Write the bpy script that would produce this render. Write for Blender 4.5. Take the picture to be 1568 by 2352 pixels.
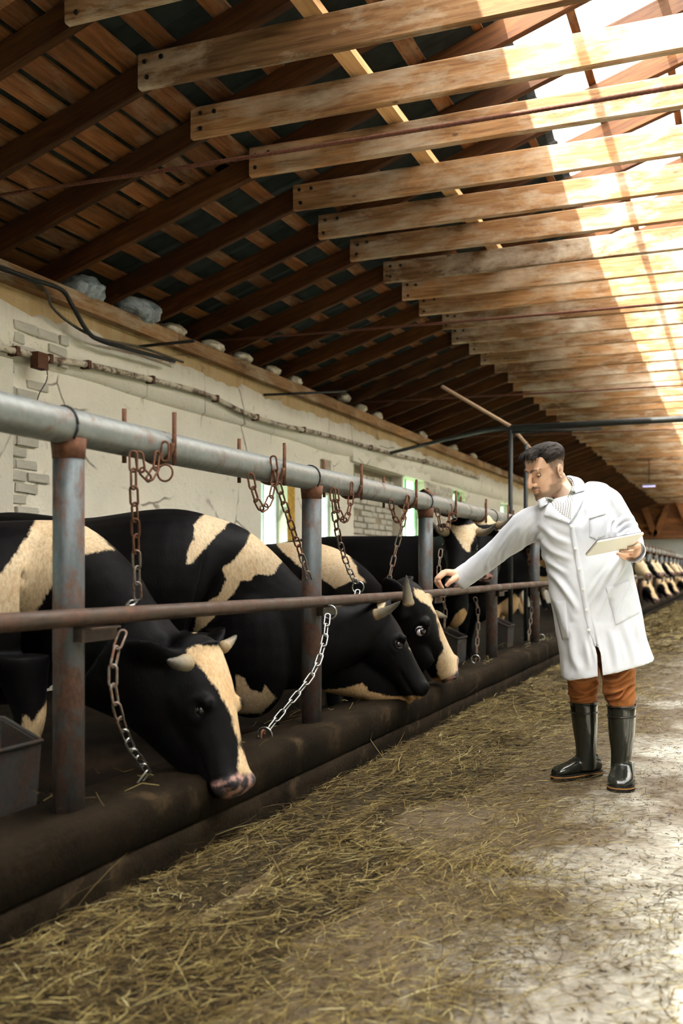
import bpy, bmesh, math, random
import numpy as np
from mathutils import Vector, Matrix, noise as mnoise
from mathutils.bvhtree import BVHTree

for o in list(bpy.data.objects):
    bpy.data.objects.remove(o, do_unlink=True)
SC = bpy.context.scene
COL = SC.collection
RNG = random.Random(7)

# ------------------------------------------------------------------ camera
CAMZ = 1.086
FPX = 2287.0            # focal length in pixels of the 1568x2352 frame (35 mm)
YAW = math.radians(21.83)
HORV = 1308.0           # pixel row of the horizon
SY, CY = math.sin(YAW), math.cos(YAW)
cam_d = bpy.data.cameras.new('camera')
cam_d.sensor_fit = 'VERTICAL'
cam_d.sensor_height = 36.0
cam_d.sensor_width = 24.0
cam_d.lens = FPX / 2352 * 36.0
cam_d.shift_y = (HORV - 1176) / 2352
cam_d.clip_start = 0.05
cam_d.clip_end = 400
cam_d.dof.use_dof = True
cam_d.dof.focus_distance = 5.15
cam_d.dof.aperture_fstop = 2.4
cam = bpy.data.objects.new('camera', cam_d)
cam.location = (0, 0, CAMZ)
cam.rotation_euler = (math.radians(90), 0, YAW)
COL.objects.link(cam)
SC.camera = cam

# ------------------------------------------------------------------ sky, sun, exposure
SUN_TRAVEL = Vector((0.28, 0.52, -1.0)).normalized()
world = bpy.data.worlds.new('world')
SC.world = world
world.use_nodes = True
wn = world.node_tree
wn.nodes.clear()
w_out = wn.nodes.new('ShaderNodeOutputWorld')
w_bg = wn.nodes.new('ShaderNodeBackground')
w_sky = wn.nodes.new('ShaderNodeTexSky')
w_sky.sky_type = 'NISHITA'
w_sky.sun_disc = False
w_sky.sun_elevation = math.asin(-SUN_TRAVEL.z)
w_sky.sun_rotation = math.atan2(-SUN_TRAVEL.x, -SUN_TRAVEL.y)
w_sky.air_density = 1.0
w_sky.dust_density = 4.0
w_sky.ozone_density = 0.6
w_bg.inputs['Strength'].default_value = 0.55
wn.links.new(w_sky.outputs[0], w_bg.inputs['Color'])
wn.links.new(w_bg.outputs[0], w_out.inputs['Surface'])

sun_d = bpy.data.lights.new('sun', 'SUN')
sun_d.energy = 40.0
sun_d.angle = math.radians(1.2)
sun_d.color = (1.0, 0.965, 0.91)
sun = bpy.data.objects.new('sun', sun_d)
sun.rotation_euler = SUN_TRAVEL.to_track_quat('-Z', 'Y').to_euler()
sun.location = (-4, -4, 12)
COL.objects.link(sun)

SC.view_settings.view_transform = 'Standard'
SC.view_settings.look = 'None'
SC.view_settings.gamma = 1.0
SC.view_settings.use_curve_mapping = False
SC.view_settings.exposure = 1.15
SC.cycles.use_denoising = True
SC.cycles.max_bounces = 5
SC.cycles.diffuse_bounces = 3
SC.cycles.glossy_bounces = 2
SC.cycles.use_adaptive_sampling = True
SC.cycles.adaptive_threshold = 0.06
SC.cycles.adaptive_min_samples = 16
SC.cycles.transparent_max_bounces = 8
SC.cycles.caustics_reflective = False
SC.cycles.caustics_refractive = False
SC.cycles.sample_clamp_indirect = 6.0

# ------------------------------------------------------------------ pixel -> world
def P(u, v, t=None, X=None, Y=None, Z=None):
    """point seen at pixel (u,v): at depth t, or on the plane X=, Y= or Z="""
    r = (u - 784.0) / FPX
    up = (HORV - v) / FPX
    dx, dy = -SY + CY * r, CY + SY * r
    if X is not None: t = X / dx
    elif Y is not None: t = Y / dy
    elif Z is not None: t = (Z - CAMZ) / up
    return Vector((dx * t, dy * t, CAMZ + up * t))

def proj(pts):
    """world Nx3 -> pixel u, v, depth"""
    a = np.asarray(pts, dtype=float)
    t = -a[:, 0] * SY + a[:, 1] * CY
    r = a[:, 0] * CY + a[:, 1] * SY
    return 784 + FPX * r / t, HORV - FPX * (a[:, 2] - CAMZ) / t, t

VIEW_R = Vector((CY, SY, 0)); VIEW_F = Vector((-SY, CY, 0)); UPV = Vector((0, 0, 1))

# ------------------------------------------------------------------ object helpers
def tag(o, label=None, cat=None, group=None, kind=None):
    if label: o['label'] = label
    if cat: o['category'] = cat
    if group: o['group'] = group
    if kind: o['kind'] = kind
    return o

def link(name, me, parent=None, **kw):
    o = bpy.data.objects.new(name, me)
    COL.objects.link(o)
    if parent is not None: o.parent = parent
    return tag(o, **kw)

def empty(name, loc=(0, 0, 0), **kw):
    o = bpy.data.objects.new(name, None)
    o.empty_display_size = 0.1
    o.location = loc
    COL.objects.link(o)
    return tag(o, **kw)

def mesh(name, V, F, mat=None, smooth=False):
    me = bpy.data.meshes.new(name)
    me.from_pydata([tuple(v) for v in V], [], F)
    if mat: me.materials.append(mat)
    if smooth: me.polygons.foreach_set('use_smooth', [True] * len(me.polygons))
    me.update()
    return me

def box_vf(x0, x1, y0, y1, z0, z1):
    V = [(x0, y0, z0), (x1, y0, z0), (x1, y1, z0), (x0, y1, z0), (x0, y0, z1), (x1, y0, z1), (x1, y1, z1), (x0, y1, z1)]
    F = [(0, 3, 2, 1), (4, 5, 6, 7), (0, 1, 5, 4), (1, 2, 6, 5), (2, 3, 7, 6), (3, 0, 4, 7)]
    return V, F

def merge(parts):
    V, F = [], []
    for v, f in parts:
        n = len(V)
        V += list(v)
        F += [tuple(i + n for i in q) for q in f]
    return V, F

def box(name, b, mat, parent=None, bevel=0.0, **kw):
    V, F = box_vf(*b)
    me = mesh(name, V, F, mat)
    if bevel:
        bm = bmesh.new(); bm.from_mesh(me)
        bmesh.ops.bevel(bm, geom=bm.edges[:], offset=bevel, segments=1, affect='EDGES')
        bm.to_mesh(me); bm.free()
    return link(name, me, parent, **kw)

def frames(pts, up=UPV):
    pts = [Vector(p) for p in pts]
    out = []
    n = len(pts)
    for i in range(n):
        t = (pts[min(i + 1, n - 1)] - pts[max(i - 1, 0)])
        t = t.normalized() if t.length > 1e-9 else Vector((0, 0, 1))
        u = up[i] if isinstance(up, (list, tuple)) and not isinstance(up, Vector) else up
        u = Vector(u)
        s = t.cross(u)
        if s.length < 1e-4: s = t.cross(Vector((1, 0, 0.01)))
        s.normalize()
        nrm = s.cross(t).normalized()
        out.append((t, s, nrm))
    return out

def ring_loft(rings, cap=True):
    V, F = [], []
    n = len(rings[0])
    for r in rings: V += [tuple(p) for p in r]
    for i in range(len(rings) - 1):
        for j in range(n):
            a = i * n + j; b = i * n + (j + 1) % n
            F.append((a, b, b + n, a + n))
    if cap:
        F.append(tuple(reversed(range(n))))
        F.append(tuple(range((len(rings) - 1) * n, len(rings) * n)))
    return V, F

def tube(pts, rad, seg=10, up=UPV, cap=True):
    pts = [Vector(p) for p in pts]
    if not isinstance(rad, (list, tuple)): rad = [rad] * len(pts)
    fr = frames(pts, up)
    rings = []
    for p, r, (t, s, nn) in zip(pts, rad, fr):
        rings.append([p + s * (r * math.cos(a)) + nn * (r * math.sin(a)) for a in [2 * math.pi * k / seg for k in range(seg)]])
    return ring_loft(rings, cap)

def smooth_pts(pts, n=6):
    """Catmull-Rom through pts (any dimension)"""
    a = np.array([list(p) for p in pts], float)
    if len(a) < 3:
        k = np.linspace(0, 1, n + 1)[:, None]
        return a[0] * (1 - k) + a[1] * k
    e = np.vstack([2 * a[0] - a[1], a, 2 * a[-1] - a[-2]])
    out = []
    for i in range(1, len(e) - 2):
        p0, p1, p2, p3 = e[i - 1], e[i], e[i + 1], e[i + 2]
        for k in range(n):
            s = k / n
            out.append(0.5 * ((2 * p1) + (-p0 + p2) * s + (2 * p0 - 5 * p1 + 4 * p2 - p3) * s * s + (-p0 + 3 * p1 - 3 * p2 + p3) * s ** 3))
    out.append(a[-1])
    return np.array(out)

def copy_obj(o, parent=None):
    c = o.copy(); COL.objects.link(c)
    if parent is not None: c.parent = parent
    return c

# ------------------------------------------------------------------ materials
def nmat(name, rough=0.7, spec=0.3):
    m = bpy.data.materials.new(name)
    m.use_nodes = True
    nt = m.node_tree
    b = nt.nodes['Principled BSDF']
    b.inputs['Roughness'].default_value = rough
    b.inputs['Specular IOR Level'].default_value = spec
    return m, nt, b

class G:
    """tiny node-graph helper"""
    def __init__(s, nt): s.nt = nt
    def n(s, typ, ins=None, **attr):
        x = s.nt.nodes.new(typ)
        for k, v in attr.items(): setattr(x, k, v)
        for k, v in (ins or {}).items():
            if hasattr(v, 'is_linked') or v.__class__.__name__.startswith('NodeSocket'): s.nt.links.new(v, x.inputs[k])
            else: x.inputs[k].default_value = v
        return x
    def coord(s, scale=(1, 1, 1), kind='Object', loc=(0, 0, 0), rnd=0.0):
        tc = s.n('ShaderNodeTexCoord')
        src = tc.outputs[kind]
        if rnd:
            oi = s.n('ShaderNodeObjectInfo')
            mul = s.n('ShaderNodeMath', {0: oi.outputs['Random'], 1: rnd}, operation='MULTIPLY')
            add = s.n('ShaderNodeVectorMath', {0: src, 1: mul.outputs[0]}, operation='ADD')
            src = add.outputs[0]
        mp = s.n('ShaderNodeMapping', {'Vector': src, 'Scale': scale, 'Location': loc})
        return mp.outputs[0]
    def noise(s, vec, scale=5, detail=4, rough=0.6, dist=0.0):
        return s.n('ShaderNodeTexNoise', {'Vector': vec, 'Scale': scale, 'Detail': detail, 'Roughness': rough, 'Distortion': dist}).outputs['Fac']
    def ramp(s, fac, stops, interp='LINEAR'):
        r = s.n('ShaderNodeValToRGB', {'Fac': fac})
        cr = r.color_ramp
        cr.interpolation = interp
        while len(cr.elements) < len(stops): cr.elements.new(0.5)
        for e, (p, c) in zip(cr.elements, stops):
            e.position = p
            e.color = (c, c, c, 1) if not isinstance(c, (tuple, list)) else (*c[:3], 1)
        return r.outputs['Color']
    def mix(s, fac, a, b, blend='MIX'):
        x = s.n('ShaderNodeMix', data_type='RGBA', blend_type=blend)
        for k, v in ((0, fac), (6, a), (7, b)):
            if hasattr(v, 'is_linked'): s.nt.links.new(v, x.inputs[k])
            else: x.inputs[k].default_value = v if k == 0 else (*v[:3], 1)
        return x.outputs[2]
    def math(s, op, a, b=0.0, c=0.0, clamp=False):
        return s.n('ShaderNodeMath', {0: a, 1: b, 2: c}, operation=op, use_clamp=clamp).outputs[0]
    def bump(s, h, strength=0.3, dist=0.01):
        return s.n('ShaderNodeBump', {'Height': h, 'Strength': strength, 'Distance': dist}).outputs[0]
    def link(s, a, b): s.nt.links.new(a, b)

def mat_wood(name, dark, mid, pale, axis=0, weather=0.0, wcol=(0.55, 0.47, 0.36), rough=0.75, wt=(0.5, 0.66)):
    m, nt, b = nmat(name, rough, 0.25)
    g = G(nt)
    sc = [9, 9, 9]; sc[axis] = 0.55
    c1 = g.coord(tuple(sc), rnd=37.0)
    grain = g.noise(c1, 4.0, 6, 0.65, 0.6)
    sc2 = [1.6, 1.6, 1.6]; sc2[axis] = 0.7
    c2 = g.coord(tuple(sc2), rnd=11.0)
    blot = g.noise(c2, 1.3, 4, 0.6, 0.4)
    col = g.ramp(grain, [(0.3, dark), (0.52, mid), (0.75, pale)])
    oi = g.n('ShaderNodeObjectInfo')
    tone = g.math('MULTIPLY_ADD', oi.outputs['Random'], 0.55, 0.72)
    col = g.mix(1.0, col, g.n('ShaderNodeCombineXYZ', {0: tone, 1: tone, 2: tone}).outputs[0], 'MULTIPLY')
    stain = g.ramp(blot, [(0.32, 0.35), (0.58, 1.0)])
    col = g.mix(0.75, col, g.mix(1.0, col, stain, 'MULTIPLY'))
    if weather:
        sc3 = [3, 3, 3]; sc3[axis] = 1.1
        w = g.noise(g.coord(tuple(sc3), rnd=23.0), 1.5, 8, 0.7, 0.3)
        wf = g.ramp(w, [(wt[0], 0.0), (wt[1], 1.0)])
        col = g.mix(g.math('MULTIPLY', wf, weather), col, wcol)
    # knots
    sk = [2.4, 2.4, 2.4]; sk[axis] = 1.2
    vo = g.n('ShaderNodeTexVoronoi', {'Vector': g.coord(tuple(sk), rnd=5.0), 'Scale': 2.2})
    kf = g.ramp(vo.outputs['Distance'], [(0.03, 1.0), (0.075, 0.0)])
    col = g.mix(g.math('MULTIPLY', kf, 0.75), col, (0.035, 0.018, 0.008))
    g.link(col, b.inputs['Base Color'])
    g.link(g.bump(grain, 0.35, 0.006), b.inputs['Normal'])
    return m

M = {}
M['tie'] = mat_wood('tie_beam_wood', (0.15, 0.065, 0.022), (0.33, 0.165, 0.065), (0.45, 0.27, 0.135), 0, 0.75, (0.56, 0.47, 0.35), wt=(0.47, 0.68))
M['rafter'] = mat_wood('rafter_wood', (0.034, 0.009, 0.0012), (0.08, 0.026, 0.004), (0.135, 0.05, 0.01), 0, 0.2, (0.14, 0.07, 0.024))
M['batten'] = mat_wood('batten_wood', (0.11, 0.036, 0.009), (0.22, 0.08, 0.022), (0.31, 0.13, 0.044), 1, 0.25, (0.45, 0.36, 0.24))
M['new_wood'] = mat_wood('pale_new_wood', (0.42, 0.22, 0.08), (0.62, 0.36, 0.16), (0.7, 0.46, 0.24), 1)
M['plate'] = mat_wood('plate_wood', (0.2, 0.09, 0.03), (0.36, 0.19, 0.08), (0.46, 0.29, 0.15), 1, 0.6, (0.5, 0.42, 0.3))
M['end_wood'] = mat_wood('gable_wood', (0.16, 0.06, 0.02), (0.26, 0.105, 0.035), (0.34, 0.15, 0.055), 0)

def mat_simple(name, col, rough=0.6, spec=0.4, metal=0.0, var=0.0, scale=20, bump=0.0):
    m, nt, b = nmat(name, rough, spec)
    b.inputs['Metallic'].default_value = metal
    g = G(nt)
    if var:
        nz = g.noise(g.coord((1, 1, 1), rnd=9.0), scale, 5, 0.65)
        lo = tuple(c * (1 - var) for c in col); hi = tuple(min(1, c * (1 + var)) for c in col)
        g.link(g.ramp(nz, [(0.3, lo), (0.7, hi)]), b.inputs['Base Color'])
        if bump: g.link(g.bump(nz, bump, 0.004), b.inputs['Normal'])
    else:
        b.inputs['Base Color'].default_value = (*col, 1)
    return m

def mat_rusty(name, paint, rust=(0.13, 0.045, 0.018), lo=0.5, hi=0.58, metal=0.3, rough=0.45, scale=6, streak=(1, 1, 1), foot=0.0):
    m, nt, b = nmat(name, rough, 0.5)
    g = G(nt)
    c = g.coord(streak, rnd=13.0)
    n1 = g.noise(c, scale, 8, 0.7, 0.3)
    n2 = g.noise(c, scale * 6, 5, 0.7)
    mixn = g.math('ADD', g.math('MULTIPLY', n1, 0.8), g.math('MULTIPLY', n2, 0.2))
    if foot:        # splashed, rusted lower end
        sepz = g.n('ShaderNodeSeparateXYZ', {0: g.n('ShaderNodeTexCoord').outputs['Object']})
        mixn = g.math('ADD', mixn, g.math('MULTIPLY', g.ramp(g.math('MULTIPLY', sepz.outputs[2], 0.5), [(0.42, 1.0), (0.56, 0.0)]), foot))
    f = g.ramp(mixn, [(lo, 0.0), (hi, 1.0)])
    tint = g.ramp(n2, [(0.3, tuple(x * 0.75 for x in paint)), (0.7, tuple(min(1, x * 1.2) for x in paint))])
    rcol = g.ramp(n2, [(0.3, tuple(x * 0.5 for x in rust)), (0.7, tuple(x * 1.7 for x in rust))])
    g.link(g.mix(f, tint, rcol), b.inputs['Base Color'])
    g.link(g.ramp(f, [(0.0, rough), (1.0, 0.85)]), b.inputs['Roughness'])
    g.link(g.ramp(f, [(0.0, metal), (1.0, 0.0)]), b.inputs['Metallic'])
    g.link(g.bump(n2, 0.25, 0.002), b.inputs['Normal'])
    return m

M['pipe'] = mat_rusty('grey_pipe_paint', (0.19, 0.205, 0.195), rust=(0.1, 0.042, 0.02), lo=0.53, hi=0.66, metal=0.4, rough=0.42, scale=8)
M['post'] = mat_rusty('grey_post_paint', (0.068, 0.08, 0.083), rust=(0.065, 0.03, 0.017), lo=0.49, hi=0.6, metal=0.35, rough=0.5, scale=14, streak=(1, 1, 0.5), foot=0.075)
M['rust_pipe'] = mat_rusty('rusty_rail', (0.045, 0.029, 0.019), rust=(0.06, 0.025, 0.011), lo=0.42, hi=0.6, metal=0.3, rough=0.45, scale=5)
M['rust'] = mat_simple('rusty_iron', (0.11, 0.045, 0.022), 0.8, 0.3, 0.1, 0.45, 60, 0.4)
M['steel'] = mat_simple('worn_steel', (0.4, 0.4, 0.38), 0.3, 0.5, 0.95, 0.2, 50)
M['dark_iron'] = mat_simple('dark_iron', (0.03, 0.03, 0.028), 0.55, 0.4, 0.4, 0.3, 30)
M['bowl'] = mat_rusty('bowl_iron', (0.026, 0.024, 0.02), rust=(0.035, 0.016, 0.008), lo=0.45, hi=0.6, rough=0.8, metal=0.0, scale=8)

def mat_whitewash(name, base=(0.8, 0.74, 0.6), dirt=(0.3, 0.21, 0.12), amt=0.7):
    m, nt, b = nmat(name, 0.92, 0.1)
    g = G(nt)
    c = g.coord((1, 1, 1))
    n1 = g.noise(c, 0.9, 6, 0.65)
    n2 = g.noise(c, 7, 8, 0.7, 0.2)
    n3 = g.noise(c, 45, 4, 0.6)
    col = g.ramp(n1, [(0.3, tuple(x * 0.86 for x in base)), (0.65, base)])
    f = g.ramp(n2, [(0.6, 0.0), (0.74, 1.0)])
    col = g.mix(g.math('MULTIPLY', f, amt), col, dirt)
    sp = g.ramp(n3, [(0.7, 0.0), (0.75, 1.0)])
    col = g.mix(g.math('MULTIPLY', sp, 0.6), col, (0.16, 0.11, 0.06))
    # rust runs from the plate down the top of the wall
    sep = g.n('ShaderNodeSeparateXYZ', {0: c})
    runs = g.noise(g.coord((1, 2.2, 0.15)), 3.5, 5, 0.65)
    hgt = g.ramp(g.math('MULTIPLY_ADD', sep.outputs[2], 1.0, -2.4), [(0.45, 0.0), (0.95, 1.0)])
    rf = g.math('MULTIPLY', g.ramp(runs, [(0.42, 0.0), (0.65, 1.0)]), hgt)
    col = g.mix(g.math('MULTIPLY', rf, 0.75), col, (0.34, 0.17, 0.055))
    ck = g.n('ShaderNodeTexVoronoi', {'Vector': g.n('ShaderNodeMixRGB', {0: 0.12, 1: c, 2: g.n('ShaderNodeTexNoise', {'Vector': c, 'Scale': 3.0, 'Detail': 4}).outputs['Color']}).outputs[0], 'Scale': 1.3}, feature='DISTANCE_TO_EDGE')
    crack = g.math('MULTIPLY', g.ramp(ck.outputs['Distance'], [(0.004, 1.0), (0.016, 0.0)]), g.ramp(g.noise(c, 1.6, 3, 0.5), [(0.5, 0.0), (0.6, 1.0)]))
    col = g.mix(g.math('MULTIPLY', crack, 0.7), col, (0.14, 0.1, 0.06))
    g.link(col, b.inputs['Base Color'])
    hh = g.math('ADD', g.math('MULTIPLY', n2, 0.7), g.math('MULTIPLY', n3, 0.3))
    g.link(g.bump(g.math('SUBTRACT', hh, g.math('MULTIPLY', crack, 0.5)), 0.7, 0.025), b.inputs['Normal'])
    return m
M['wash'] = mat_whitewash('whitewash')
M['wash_brick'] = mat_whitewash('whitewashed_brick', (0.68, 0.63, 0.51), (0.26, 0.18, 0.1), 0.65)
M['mortar'] = mat_whitewash('old_mortar', (0.36, 0.3, 0.2), (0.15, 0.1, 0.05), 0.6)
M['crumble'] = mat_whitewash('stained_upper_plaster', (0.52, 0.38, 0.2), (0.24, 0.11, 0.035), 0.85)

def mat_ground(name, base, dirt, scale=1.2, lo=0.42, hi=0.62, rough=0.85, fine=0.5, bump=0.4, third=None, spec=0.12):
    m, nt, b = nmat(name, rough, spec)
    g = G(nt)
    c = g.coord((1, 1, 1))
    n1 = g.noise(c, scale, 8, 0.62, 0.3)
    n2 = g.noise(c, scale * 22, 6, 0.7)
    f = g.ramp(n1, [(lo, 0.0), (hi, 1.0)])
    a = g.ramp(n2, [(0.3, tuple(x * (1 - fine) for x in base)), (0.65, base)])
    d = g.ramp(n2, [(0.3, tuple(x * (1 - fine) for x in dirt)), (0.7, dirt)])
    col = g.mix(f, a, d)
    if third:
        n3 = g.noise(g.coord((1, 1, 1), loc=(5, 3, 1)), scale * 2.3, 6, 0.65)
        col = g.mix(g.ramp(n3, [(0.56, 0.0), (0.68, 0.8)]), col, third)
    g.link(col, b.inputs['Base Color'])
    g.link(g.bump(g.math('ADD', n2, g.math('MULTIPLY', n1, 0.6)), bump, 0.01), b.inputs['Normal'])
    return m

def mat_floor():
    """pale worn concrete in the middle of the aisle, brown trodden dirt towards the stalls"""
    m, nt, b = nmat('aisle_concrete', 0.8, 0.3)
    g = G(nt)
    c = g.coord((1, 1, 1))
    n1 = g.noise(c, 1.1, 8, 0.62, 0.4)
    n2 = g.noise(c, 26, 7, 0.72)
    n3 = g.noise(g.coord((2.2, 0.8, 1)), 3.0, 7, 0.7, 0.6)
    sep = g.n('ShaderNodeSeparateXYZ', {0: c})
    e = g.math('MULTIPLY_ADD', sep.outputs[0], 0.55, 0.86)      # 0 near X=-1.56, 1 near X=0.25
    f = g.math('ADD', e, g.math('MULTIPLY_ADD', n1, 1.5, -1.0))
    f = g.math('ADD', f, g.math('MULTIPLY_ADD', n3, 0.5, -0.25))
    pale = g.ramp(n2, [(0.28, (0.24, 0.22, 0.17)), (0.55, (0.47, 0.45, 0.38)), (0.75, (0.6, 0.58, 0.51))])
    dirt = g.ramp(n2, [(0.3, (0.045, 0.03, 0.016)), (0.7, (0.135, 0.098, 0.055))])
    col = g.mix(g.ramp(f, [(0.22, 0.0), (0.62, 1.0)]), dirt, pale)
    sp = g.noise(c, 60, 3, 0.6)
    col = g.mix(g.ramp(sp, [(0.66, 0.0), (0.71, 0.7)]), col, (0.09, 0.065, 0.03))
    g.link(col, b.inputs['Base Color'])
    g.link(g.ramp(n1, [(0.3, 0.55), (0.7, 0.9)]), b.inputs['Roughness'])
    g.link(g.bump(n2, 0.35, 0.006), b.inputs['Normal'])
    return m
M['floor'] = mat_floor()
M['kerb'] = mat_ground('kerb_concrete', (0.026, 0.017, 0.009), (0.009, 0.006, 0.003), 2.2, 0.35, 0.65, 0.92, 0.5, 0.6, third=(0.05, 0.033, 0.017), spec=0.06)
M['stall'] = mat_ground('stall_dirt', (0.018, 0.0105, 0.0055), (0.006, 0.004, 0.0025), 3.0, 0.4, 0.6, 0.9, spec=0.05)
M['grass'] = mat_ground('outside_grass', (0.1, 0.16, 0.04), (0.16, 0.15, 0.06), 0.6)

def mat_pane(name, tint=(0.93, 1.0, 0.97), clear=0.55):
    m = bpy.data.materials.new(name)
    m.use_nodes = True
    nt = m.node_tree
    nt.nodes.clear()
    g = G(nt)
    out = g.n('ShaderNodeOutputMaterial')
    tr = g.n('ShaderNodeBsdfTransparent', {'Color': (*tint, 1)})
    tl = g.n('ShaderNodeBsdfTranslucent', {'Color': (*[x * 0.9 for x in tint], 1)})
    gl = g.n('ShaderNodeBsdfGlossy', {'Color': (1, 1, 1, 1), 'Roughness': 0.1})
    mx = g.n('ShaderNodeMixShader', {0: 1 - clear})
    g.link(tr.outputs[0], mx.inputs[1]); g.link(tl.outputs[0], mx.inputs[2])
    m2 = g.n('ShaderNodeMixShader', {0: 0.04})
    g.link(mx.outputs[0], m2.inputs[1]); g.link(gl.outputs[0], m2.inputs[2])
    g.link(m2.outputs[0], out.inputs['Surface'])
    return m
M['sky_pane'] = mat_pane('rooflight_sheet', (0.97, 0.98, 0.96), 0.62)
M['pane'] = mat_pane('dusty_window_glass', (0.86, 1.0, 0.97), 0.5)
# ================================================================== STRUCTURE
XL, XR, XRIDGE = -5.0, 5.4, 0.2
Y0, Y1 = -4.0, 45.0
SLOPE = 0.33
ANG = math.atan(SLOPE)
def zr(x):
    return 3.38 + SLOPE * ((x - XL) if x <= XRIDGE else (XR - x))

box('ground', (-60, 60, -40, 120, -0.4, -0.1), M['grass'], kind='structure')
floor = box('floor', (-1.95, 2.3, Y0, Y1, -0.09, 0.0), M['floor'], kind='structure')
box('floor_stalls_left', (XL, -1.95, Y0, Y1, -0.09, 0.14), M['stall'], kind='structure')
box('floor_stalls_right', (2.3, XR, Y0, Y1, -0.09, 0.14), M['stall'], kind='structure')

def wall_x(name, x0, x1, y0, y1, z0, z1, holes, mat):
    """wall slab normal to X with rectangular holes (y0,y1,z0,z1)"""
    ys = sorted({y0, y1, *[h[0] for h in holes], *[h[1] for h in holes]})
    zs = sorted({z0, z1, *[h[2] for h in holes], *[h[3] for h in holes]})
    def solid(i, j):
        if i < 0 or j < 0 or i >= len(ys) - 1 or j >= len(zs) - 1: return False
        cy, cz = (ys[i] + ys[i + 1]) / 2, (zs[j] + zs[j + 1]) / 2
        return not any(h[0] < cy < h[1] and h[2] < cz < h[3] for h in holes)
    V, F, idx = [], [], {}
    def v(x, i, j):
        k = (x, i, j)
        if k not in idx:
            idx[k] = len(V); V.append((x, ys[i], zs[j]))
        return idx[k]
    for i in range(len(ys) - 1):
        for j in range(len(zs) - 1):
            if not solid(i, j): continue
            F.append((v(x1, i, j), v(x1, i + 1, j), v(x1, i + 1, j + 1), v(x1, i, j + 1)))
            F.append((v(x0, i, j), v(x0, i, j + 1), v(x0, i + 1, j + 1), v(x0, i + 1, j)))
            for (di, dj, a, b) in ((-1, 0, (i, j), (i, j + 1)), (1, 0, (i + 1, j + 1), (i + 1, j)), (0, -1, (i + 1, j), (i, j)), (0, 1, (i, j + 1), (i + 1, j + 1))):
                if not solid(i + di, j + dj):
                    F.append((v(x0, *a), v(x1, *a), v(x1, *b), v(x0, *b)))
    me = mesh(name, V, F, mat)
    return link(name, me, kind='structure')

WIN_L = [(10.05, 10.75, 0.95, 2.25), (11.35, 12.35, 0.95, 2.25), (15.15, 16.25, 0.95, 2.68), (18.1, 19.0, 0.95, 2.6), (22.1, 23.1, 0.95, 2.6),
         (26.5, 27.5, 0.95, 2.6), (31, 32, 0.95, 2.6), (35.5, 36.5, 0.95, 2.6), (5.0 - 3.8, 2.2, 0.95, 2.4), (-2.4, -1.4, 0.95, 2.4)]
NICHE = (12.94, 15.06, 0.95, 2.56)
wall_left = wall_x('wall_left', XL - 0.36, XL, Y0, Y1, -0.1, 3.16, WIN_L + [NICHE], M['wash'])
WIN_R = [(y, y + 1.7, 1.3, 2.8) for y in np.arange(-2.6, 43, 3.4)]
wall_right = wall_x('wall_right', XR, XR + 0.36, Y0, Y1, -0.1, 3.2, WIN_R, M['wash'])

def window(i, wx, w, mat_frame):
    y0, y1, z0, z1 = w
    root = empty('window_%d' % i, (wx, (y0 + y1) / 2, z0), kind='structure')
    def part(name, b, m):
        o = box(name, b, m, None)
        o.parent = root; o.location = (-wx, -(y0 + y1) / 2, -z0)
        return o
    f = 0.05
    part('frame_side', (wx - .04, wx + .03, y0, y0 + f, z0, z1), mat_frame)
    part('frame_side', (wx - .04, wx + .03, y1 - f, y1, z0, z1), mat_frame)
    part('frame_head', (wx - .04, wx + .03, y0 + f, y1 - f, z1 - f, z1), mat_frame)
    part('frame_sill', (wx - .04, wx + .06, y0 + f, y1 - f, z0, z0 + f), mat_frame)
    ym = (y0 + y1) / 2
    part('mullion', (wx - .03, wx + .02, ym - .02, ym + .02, z0 + f, z1 - f), mat_frame)
    part('pane', (wx - .006, wx, y0 + f, ym - .02, z0 + f, z1 - f), M['pane'])
    part('pane', (wx - .006, wx, ym + .02, y1 - f, z0 + f, z1 - f), M['pane'])
M['win_white'] = mat_simple('white_window_frame', (0.62, 0.66, 0.64), 0.6, 0.3, 0, 0.2, 12)
M['win_green'] = mat_simple('green_window_frame', (0.16, 0.34, 0.14), 0.6, 0.3, 0, 0.3, 12)
for i, w in enumerate(WIN_L):
    window(i + 1, XL - 0.16, w, M['win_green'] if i in (2, 3) else M['win_white'])
for i, w in enumerate(WIN_R):
    window(i + 1 + len(WIN_L), XR + 0.2, w, M['win_white'])

# yellow reveal strip beside the first window
box('window_reveal', (XL - 0.3, XL + 0.004, 10.76, 10.96, 0.95, 2.25), mat_simple('yellow_foam_infill', (0.5, 0.3, 0.06), 0.9, 0.1, 0, 0.5, 25, 0.6), wall_left)

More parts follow.
